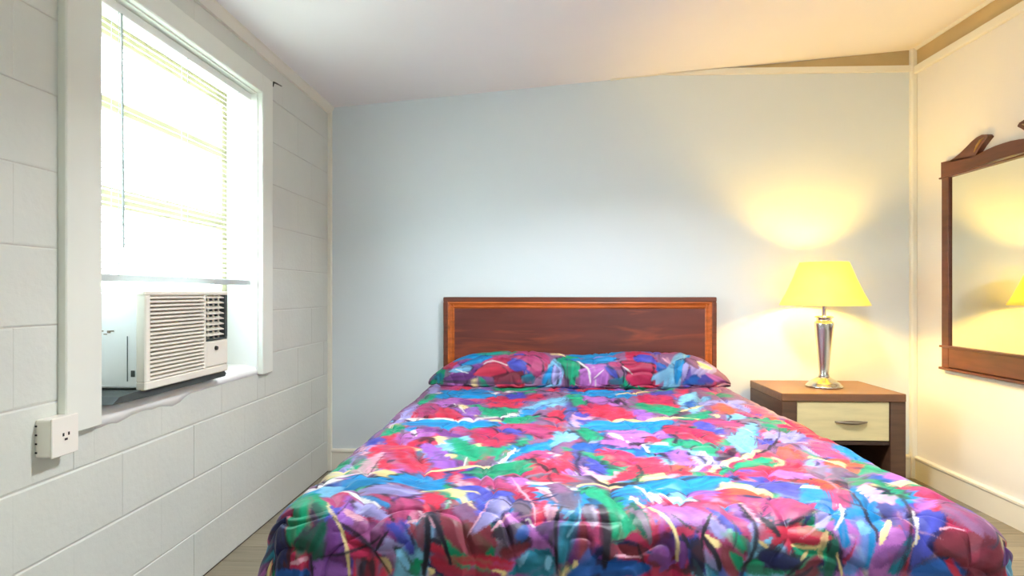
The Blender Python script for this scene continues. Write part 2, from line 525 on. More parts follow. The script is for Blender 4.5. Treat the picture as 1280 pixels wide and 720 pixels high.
obj('wand', rel(tube(bmesh.new(), [(BX + 0.024, 2.027, 2.07), (BX + 0.026, 2.029, 1.7), (BX + 0.026, 2.034, 1.298)], 0.0042, 8), bl), M_cord, bl)

# ---- window air conditioner
AX = -1.30
ac = empty('air_conditioner', 'white window air conditioner with louvred grille sitting askew on the sill', 'air conditioner', (-1.42, 2.31, 0.82))
ay0, ay1, az0, az1 = 2.035, 2.590, 0.826, 1.156
tilt = 0.012
bm = box(-1.70, AX - 0.030, ay0 + 0.006, ay1 - 0.006, az0 + 0.006, az1 - 0.004, 0.006)
obj('cabinet', rel(bm, ac), M_acside, ac)
# front bezel: four bars round the grille opening, right column with vent and control door
gy0, gy1, gz0, gz1 = ay0 + 0.028, 2.405, az0 + 0.028, 1.140
bm = bmesh.new()
bx(bm, AX - 0.034, AX, ay0, ay1, az0, gz0, 0.004)
bx(bm, AX - 0.034, AX, ay0, ay1, gz1, az1, 0.004)
bx(bm, AX - 0.034, AX, ay0, gy0, gz0 - 0.003, gz1 + 0.003, 0.004)
bx(bm, AX - 0.034, AX, gy1, gy1 + 0.012, gz0 - 0.003, gz1 + 0.003, 0.003)
bz = obj('bezel', rel(bm, ac), M_ac, ac)
obj('grille_back', rel(box(AX - 0.032, AX - 0.022, gy0 - 0.002, gy1 + 0.002, gz0 - 0.002, gz1 + 0.002), ac), M_bronze, ac)
nl = 21
step = (gz1 - gz0) / nl
bm = bmesh.new()
prism(bm, [(-0.020, 0.004), (-0.002, -0.0038), (0.0, -0.0015), (-0.001, 0.0035), (-0.020, 0.007)], 'y', -(gy1 - gy0) / 2, (gy1 - gy0) / 2)
lv = obj('louvre', bm, M_ac, ac)
for k in range(nl):
    p = Vector((AX - 0.001, (gy0 + gy1) / 2, gz0 + (k + 0.5) * step)) - ac.location
    if k == 0: lv.location = p
    else: inst('louvre', lv, ac, p)
# side air outlet: dark cavity with angled vanes
vy0, vy1, vz0, vz1 = 2.420, 2.572, 0.965, 1.142
bm = bmesh.new()
bx(bm, AX - 0.034, AX - 0.028, vy0, ay1, vz0, vz1)
obj('outlet_cavity', rel(bm, ac), M_vent, ac)
bm = bmesh.new()
bx(bm, AX - 0.034, AX - 0.002, vy1, ay1, vz0, vz1, 0.003)
bx(bm, AX - 0.030, AX - 0.001, vy0, ay1 - 0.004, vz0 - 0.006, vz0 + 0.002, 0.002)
obj('outlet_frame', rel(bm, ac), M_acdark, ac)
bm = box(-0.026, 0.0, -0.066, 0.066, -0.0022, 0.0022, 0.001)
vn = obj('vane', bm, M_ac, ac)
for k in range(8):
    p = Vector((AX - 0.003, (vy0 + vy1) / 2, vz0 + 0.014 + k * 0.0215)) - ac.location
    if k == 0: vn.location = p; vn.rotation_euler = (0, 0.35, 0)
    else: inst('vane', vn, ac, p, (0, 0.35, 0))
bm = bmesh.new()
bx(bm, -0.003, 0.003, -0.002, 0.002, -(vz1 - vz0) / 2, (vz1 - vz0) / 2)
sv = obj('divider', bm, M_ac, ac)
for k in range(3):
    p = Vector((AX - 0.016, vy0 + 0.04 + k * 0.04, (vz0 + vz1) / 2)) - ac.location
    if k == 0: sv.location = p
    else: inst('divider', sv, ac, p)
cdoor = obj('control_door', rel(box(AX - 0.034, AX - 0.001, gy1 + 0.014, ay1, gz0 + 0.002, vz0 - 0.008, 0.004), ac), M_ac, ac)
bm = bmesh.new()
lathe(bm, [(0.0, 0.008), (0.0075, 0.008), (0.009, 0.0), (0.0, 0.0)], 20)
bmesh.ops.rotate(bm, verts=bm.verts, cent=(0, 0, 0), matrix=Matrix.Rotation(math.pi / 2, 3, 'Y'))
kn = obj('knob', bm, M_iron, cdoor)
kn.location = Vector((AX - 0.001, 2.490, 0.928)) - ac.location
# marks on the metal side: vent tab and small latch
obj('latch', rel(box(-1.352, -1.340, ay0 + 0.002, ay0 + 0.0075, az0 + 0.045, az0 + 0.066, 0.001), ac), M_acdark, ac)
obj('side_seam', rel(box(-1.3655, -1.364, ay0 + 0.003, ay0 + 0.0075, az0 + 0.03, az0 + 0.18), ac), M_vent, ac)
sc = bmesh.new()
for q in range(5):
    bx(sc, -1.47 + q * 0.012, -1.463 + q * 0.012 + 0.004, ay0 + 0.004, ay0 + 0.0068, az0 + 0.19 + 0.006 * math.sin(q * 2.1), az0 + 0.195 + 0.007 * math.sin(q * 2.1 + 0.5))
obj('scuff_mark', rel(sc, ac), M_bronze, ac)
# dark tray under the unit
tr = bmesh.new()
prism(tr, [(1.900, 0.803), (2.03, 0.800), (2.60, 0.800), (2.61, 0.812), (2.585, 0.828), (2.04, 0.828), (1.93, 0.822)], 'x', -1.52, -1.318)
obj('tray', rel(tr, ac), M_acdark, ac)
ac.rotation_euler = (0, 0, 0)

# ---- surface socket box
sb = empty('wall_socket', 'white surface mounted socket box below the window casing', 'socket', (XL, 1.70, 0.752))
bm = box(XL - 0.002, XL + 0.045, 1.652, 1.747, 0.702, 0.806, 0.006, 2)
obj('box', rel(bm, sb), M_outlet, sb)
obj('cover_plate', rel(box(XL + 0.043, XL + 0.049, 1.650, 1.749, 0.700, 0.808, 0.002), sb), M_outlet, sb)
for dy, dz, h, wd in ((-0.010, 0.006, 0.009, 0.003), (0.010, 0.006, 0.009, 0.003), (0.0, -0.008, 0.006, 0.0055)):
    obj('slot', rel(box(XL + 0.0485, XL + 0.0496, 1.701 + dy - wd, 1.701 + dy + wd, 0.752 + dz - h / 2, 0.752 + dz + h / 2), sb), M_slot, sb)
for k in range(4):
    obj('knockout', rel(box(XL - 0.001, XL + 0.006, 1.6508, 1.6535, 0.714 + k * 0.024, 0.719 + k * 0.024, 0.001), sb), M_slot, sb)

# ---- little iron hook beside the casing
hk = empty('curtain_hook', 'small dark iron hook at the upper corner of the window casing', 'hook', (XL, 3.15, 2.215))
bm = tube(bmesh.new(), [(XL - 0.002, 3.150, 2.195), (XL + 0.012, 3.150, 2.198), (XL + 0.016, 3.152, 2.218), (XL + 0.016, 3.19, 2.224), (XL + 0.014, 3.255, 2.232)], [0.004, 0.005, 0.005, 0.004, 0.003], 8)
obj('prong', rel(bm, hk), M_iron, hk, smooth=True)
obj('plate', rel(box(XL - 0.001, XL + 0.004, 3.141, 3.159, 2.182, 2.226, 0.001), hk), M_iron, hk)

# ---- bed: headboard, mattress, base
bed = empty('bed', 'wide bed with a mahogany headboard framed in orange moulding', 'bed', (0.24, 2.9, 0))
hx0, hx1, hz1, hy = -0.605, 1.100, 1.121, 3.975
hb = obj('headboard', rel(box(hx0, hx1, hy + 0.012, hy + 0.045, 0.2, hz1, 0.003), bed), M_hbframe, bed)
def hpart(name, bm, m):
    o = obj(name, rel(bm, bed), m, hb); return o
fw = 0.028
hpart('frame_rail', box(hx0, hx1, hy - 0.008, hy + 0.02, hz1 - fw, hz1 + 0.002, 0.004), M_hbframe)
hpart('frame_stile', box(hx0, hx0 + fw, hy - 0.008, hy + 0.02, 0.2, hz1 - fw, 0.004), M_hbframe)
hpart('frame_stile', box(hx1 - fw, hx1, hy - 0.008, hy + 0.02, 0.2, hz1 - fw, 0.004), M_hbframe)
a, b = fw, fw + 0.042
def mould(x0, z0, x1, z1, vert):
    bm = bmesh.new()
    prof = [(0, 0.012), (0, -0.004), (0.008, -0.006), (0.016, 0.002), (0.026, 0.004), (0.034, -0.001), (0.042, 0.006), (0.042, 0.012)]
    if vert:
        s = 1 if x1 > x0 else -1
        prism(bm, [(x0 + s * p, hy + q) for p, q in prof], 'z', z0, z1)
    else:
        prism(bm, [(hy + q, z0 - p) for p, q in prof], 'x', x0, x1)
    return bm
hpart('moulding', mould(hx0 + a, hz1 - a, hx1 - a, 0, False), M_hborange)
hpart('moulding', mould(hx0 + a, 0.3, hx0 + a + 1, hz1 - a, True), M_hborange)
hpart('moulding', mould(hx1 - a, 0.3, hx1 - a - 1, hz1 - a, True), M_hborange)
hpart('panel', box(hx0 + b, hx1 - b, hy + 0.006, hy + 0.014, 0.3, hz1 - b), M_panel)
obj('mattress', rel(box(-0.62, 1.08, 1.60, 3.96, 0.28, 0.54, 0.07, 3), bed), M_white, bed)
obj('bed_base', rel(box(-0.60, 1.06, 1.64, 3.96, 0.10, 0.28, 0.01), bed), M_white, bed)
for px_, py_ in ((-0.5, 1.8), (0.96, 1.8), (-0.5, 3.85), (0.96, 3.85)):
    obj('leg', rel(box(px_ - 0.03, px_ + 0.03, py_ - 0.03, py_ + 0.03, 0, 0.10), bed), M_slot, bed)

# ---- nightstand
ns = empty('nightstand', 'dark wood nightstand with one cream drawer right of the bed', 'nightstand', (1.65, 3.75, 0))
nx0, nx1, ny0, ny1 = 1.318, 1.978, 3.495, 4.015
sw = 0.082
obj('top', rel(box(nx0, nx1, ny0, ny1, 0.560, 0.603, 0.003), ns), M_nstop, ns)
obj('side', rel(box(nx0 + 0.001, nx0 + sw, ny0 + 0.002, ny1, 0, 0.560, 0.003), ns), M_darkwood, ns)
obj('side', rel(box(nx1 - sw, nx1 - 0.001, ny0 + 0.002, ny1, 0, 0.560, 0.003), ns), M_darkwood, ns)
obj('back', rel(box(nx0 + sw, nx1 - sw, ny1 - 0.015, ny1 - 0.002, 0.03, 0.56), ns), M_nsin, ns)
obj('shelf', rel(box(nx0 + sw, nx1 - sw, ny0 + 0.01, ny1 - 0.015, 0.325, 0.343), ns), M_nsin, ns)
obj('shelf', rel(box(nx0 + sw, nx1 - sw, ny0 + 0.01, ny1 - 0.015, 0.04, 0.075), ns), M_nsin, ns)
dr = obj('drawer', rel(box(nx0 + sw + 0.003, nx1 - sw - 0.003, ny0 + 0.010, ny0 + 0.40, 0.347, 0.557, 0.002), ns), M_cream, ns)
bm = bmesh.new()
hc = 1.690
pts = []
for k in range(13):
    t = k / 12
    pts.append((hc - 0.085 + 0.17 * t, ny0 + 0.010 - 0.024 * math.sin(math.pi * t) ** 0.6, 0.449))
tube(bm, pts, [0.004 + 0.007 * math.sin(math.pi * k / 12) for k in range(13)], 10)
obj('handle', rel(bm, ns), M_bronze, dr, smooth=True)

# ---- table lamp
LX, LY = 1.657, 3.755
lp = empty('table_lamp', 'lit table lamp with a cone shade and chrome base on the nightstand', 'lamp', (LX, LY, 0.603))
def lobj(name, prof, m, smooth=True, n=56):
    return obj(name, lathe(bmesh.new(), prof, n), m, lp, smooth)
lobj('base', [(0, 0), (0.100, 0), (0.101, 0.006), (0.097, 0.012), (0.090, 0.016), (0.088, 0.022), (0.070, 0.034), (0.046, 0.048), (0.030, 0.058), (0.0, 0.06)], M_chrome)
lobj('body', [(0.0, 0.052), (0.026, 0.054), (0.030, 0.060), (0.028, 0.068), (0.025, 0.076), (0.030, 0.13), (0.037, 0.20), (0.044, 0.27), (0.050, 0.33), (0.053, 0.365), (0.052, 0.375), (0.046, 0.379), (0.040, 0.381), (0.040, 0.400), (0.050, 0.402), (0.051, 0.408), (0.040, 0.412), (0.0, 0.413)], M_chrome)
lobj('stem', [(0.011, 0.41), (0.011, 0.50), (0.018, 0.505), (0.018, 0.545), (0, 0.546)], M_chrome, True, 20)
sh = lobj('lamp_shade', [(0.243, 0.474), (0.205, 0.545), (0.168, 0.630), (0.132, 0.724), (0.130, 0.724), (0.166, 0.630), (0.203, 0.545), (0.241, 0.474), (0.243, 0.474)], M_shade)
bm = bmesh.new()
for k in range(3):
    an = k * 2 * math.pi / 3 + 0.4
    tube(bm, [(0.0, 0.0, 0.715), (0.131 * math.cos(an), 0.131 * math.sin(an), 0.719)], 0.0016, 6)
tube(bm, [(0, 0, 0.545), (0.045, 0, 0.58), (0.045, 0, 0.67), (0, 0, 0.715)], 0.0016, 6)
obj('harp', bm, M_chrome, lp)
lobj('bulb', [(0, 0.546), (0.013, 0.548), (0.016, 0.56), (0.030, 0.585), (0.033, 0.605), (0.027, 0.628), (0.012, 0.642), (0, 0.644)], M_bulb, True, 24)

# ---- wall mirror
mi = empty('wall_mirror', 'dark wood framed mirror with a scrolled top on the right wall', 'mirror', (XR, 3.25, 1.3))
mf, mb = 2.306, XR
m0, m1 = 3.730, 2.770
obj('mirror_glass', rel(box(2.318, 2.322, m1 + 0.03, m0 - 0.03, 0.80, 1.86), mi), M_mirror, mi)
obj('backing', rel(box(2.322, mb, m1 + 0.02, m0 - 0.02, 0.76, 1.84), mi), M_mirframe, mi)
obj('stile', rel(box(mf, mb, m0 - 0.062, m0, 0.715, 1.82, 0.003), mi), M_mirframe, mi)
obj('stile', rel(box(mf, mb, m1, m1 + 0.062, 0.715, 1.82, 0.003), mi), M_mirframe, mi)
obj('bottom_rail', rel(box(mf, mb, m1 + 0.062, m0 - 0.062, 0.730, 0.842, 0.003), mi), M_mirframe, mi)
bm = bmesh.new()
bx(bm, mf - 0.008, mb, m1 - 0.012, m0 + 0.012, 0.838, 0.850, 0.003)
obj('ledge', rel(bm, mi), M_mirframe, mi)
obj('ledge', rel(box(mf - 0.010, mb, m1 - 0.014, m0 + 0.014, 0.712, 0.726, 0.003), mi), M_mirframe, mi)
obj('ledge', rel(box(mf - 0.006, mb, m1 - 0.016, m0 + 0.016, 1.803, 1.812, 0.002), mi), M_mirframe, mi)
# crest: a low arch with a leaf scroll rising on either side of it (s = distance from the centre)
def strip(bm, A, B):
    """plate between two equally long outlines in (y, z), from the wall to the frame front"""
    n = len(A)
    va = [[bm.verts.new((x, y, z)) for y, z in A] for x in (mf - 0.002, mb)]
    vb = [[bm.verts.new((x, y, z)) for y, z in B] for x in (mf - 0.002, mb)]
    for k in range(n - 1):
        bm.faces.new((va[0][k], va[0][k + 1], vb[0][k + 1], vb[0][k]))
        bm.faces.new((va[1][k], vb[1][k], vb[1][k + 1], va[1][k + 1]))
        bm.faces.new((va[0][k], va[1][k], va[1][k + 1], va[0][k + 1]))
        bm.faces.new((vb[0][k], vb[0][k + 1], vb[1][k + 1], vb[1][k]))
    for k in (0, n - 1):
        bm.faces.new((va[0][k], vb[0][k], vb[1][k], va[1][k]))
top_ = [(0.480, 1.898), (0.405, 1.893), (0.30, 1.886), (0.20, 1.874), (0.16, 1.880), (0.11, 1.888), (0.055, 1.893), (0, 1.894)]
low_ = [(0.480, 1.806), (0.405, 1.806), (0.30, 1.811), (0.20, 1.817), (0.16, 1.818), (0.11, 1.820), (0.055, 1.822), (0, 1.822)]
bm = bmesh.new()
mirror_ = lambda l: [(3.25 + a, z) for a, z in l] + [(3.25 - a, z) for a, z in l[-2::-1]]
strip(bm, mirror_(top_), mirror_(low_))
obj('crest', rel(bm, mi), M_mirframe, mi)
out_ = [(0.405, 1.892), (0.365, 1.900), (0.315, 1.916), (0.265, 1.938), (0.225, 1.957), (0.185, 1.970), (0.145, 1.974), (0.112, 1.967), (0.100, 1.955)]
in_ = [(0.400, 1.884), (0.350, 1.880), (0.290, 1.876), (0.230, 1.872), (0.195, 1.874), (0.178, 1.894), (0.150, 1.918), (0.118, 1.940), (0.102, 1.950)]
for s in (1, -1):
    bm = bmesh.new()
    strip(bm, [(3.25 + s * a, z) for a, z in out_], [(3.25 + s * a, z) for a, z in in_])
    obj('scroll', rel(bm, mi), M_mirframe, mi)
for s in (1, -1):
    bm = tube(bmesh.new(), [(mf - 0.002, 3.25 + s * 0.205, 1.895), (mf - 0.003, 3.25 + s * 0.180, 1.925), (mf - 0.003, 3.25 + s * 0.155, 1.945), (mf - 0.002, 3.25 + s * 0.130, 1.955)], [0.002, 0.006, 0.006, 0.002], 8)
    obj('gilt_streak', rel(bm, mi), M_gilt, mi, smooth=True)

# ================================================================ COMFORTER
# fabric coordinates (a across, b towards the head, in metres) -> point of the comforter surface
R_, ZT_ = 0.110, 0.600
FXL, FXR, FYF = -0.593, 1.050, 1.640
DROP = 0.47
A0, A1, B0, B1 = FXL - DROP, FXR + DROP, FYF - DROP, 3.945

def noise2(x, y, seed, cell=1.0):
    """smooth value noise in -1..1"""
    x = np.asarray(x) / cell; y = np.asarray(y) / cell
    xi = np.floor(x).astype(np.int64); yi = np.floor(y).astype(np.int64)
    fx = x - xi; fy = y - yi
    fx = fx * fx * (3 - 2 * fx); fy = fy * fy * (3 - 2 * fy)
    def h(i, j):
        n = (i * 374761393 + j * 668265263 + seed * 1442695041) & 0xFFFFFFFF
        n = ((n ^ (n >> 13)) * 1274126177) & 0xFFFFFFFF
        return ((n ^ (n >> 16)) & 0xFFFF) / 32767.5 - 1
    return (h(xi, yi) * (1 - fx) + h(xi + 1, yi) * fx) * (1 - fy) + (h(xi, yi + 1) * (1 - fx) + h(xi + 1, yi + 1) * fx) * fy

def relief(a, b):
    """quilted puffs between stitched lines, and soft creases"""
    wa = a + 0.05 * noise2(a, b, 5, 0.16); wb = b + 0.05 * noise2(a, b, 6, 0.16)
    n1 = noise2(wa, wb, 1, 0.13); n2 = noise2(wa, wb, 2, 0.11)
    g = np.minimum(np.abs(n1) * 3.4, np.abs(n2) * 3.4)
    puff = np.clip(g, 0, 1) ** 0.6
    fine = noise2(a, b, 3, 0.035) * 0.5 + noise2(a * 0.6 + b, b * 0.6 - a, 4, 0.055)
    big = noise2(a, b, 9, 0.30)
    return 0.0135 * puff + 0.0026 * fine + 0.006 * big

def surf(a, b, rel=True):
    ea = np.where(a < FXL, a - FXL, np.where(a > FXR, a - FXR, 0.0))
    eb = np.where(b < FYF, b - FYF, 0.0)
    le = np.sqrt(ea * ea + eb * eb) + 1e-9
    r = np.maximum(np.abs(ea), np.abs(eb))
    da, db = ea / le, eb / le
    q = R_ * math.pi / 2
    th = np.clip(r / R_, 0, math.pi / 2)
    out = R_ * np.sin(th); down = R_ * (1 - np.cos(th))
    over = np.maximum(r - q, 0)
    per = np.where(np.abs(ea) > np.abs(eb), b, a)
    wob = noise2(per, r * 0.3, 8, 0.17)
    out = out + over * (0.34 + 0.13 * wob)
    down = down + over
    x = np.clip(a, FXL, FXR) + da * out
    y = np.maximum(b, FYF) + db * out
    z = ZT_ - down
    if rel:
        h = relief(a, b) - 0.010
        nz = np.cos(th); no = np.sin(th)
        x = x + h * no * da; y = y + h * no * db; z = z + h * nz
    return x, y, z

PX0, PX1, PY0, PY1, PZ0 = -0.668, 1.135, 3.650, 3.940, 0.628
def pillow(u, s, rel=True):
    """u across 0..1, s round the roll 0 (tuck line at the front) .. 1 (back)"""
    x = PX0 + (PX1 - PX0) * u
    xl = (x - PX0); xr = (PX1 - x)
    e = np.minimum(xl / 0.36, xr / 0.30)
    e = np.clip(e, 0, 1)
    lift = np.sin(e * math.pi / 2) ** 0.75
    top = 0.190 + 0.012 * np.exp(-((x + 0.10) / 0.22) ** 2) + 0.012 * np.exp(-((x - 0.68) / 0.20) ** 2) - 0.010 * np.exp(-((x - 0.24) / 0.10) ** 2)
    hgt = 0.010 + (top - 0.045) * lift
    th = math.pi * (1.2 * s - 0.2)
    cy = (PY0 + PY1) / 2 + 0.05 * (1 - lift); ry = (PY1 - PY0) / 2 * (0.35 + 0.65 * lift) 
    c = np.cos(th); sn = np.sin(th)
    pw_ = 0.72
    yy = cy - ry * np.sign(c) * np.abs(c) ** pw_
    zz = PZ0 - 0.02 * (1 - lift) + np.where(sn > 0, hgt, 0.048 * (0.4 + 0.6 * lift)) * np.sign(sn) * np.abs(sn) ** pw_
    if rel:
        v = s * 0.55
        h = relief(x + 3.1, v + 1.7) - 0.010
        yy = yy - h * c * 0.8; zz = zz + h * np.clip(sn, 0, 1) * 0.8
    return x, yy, zz

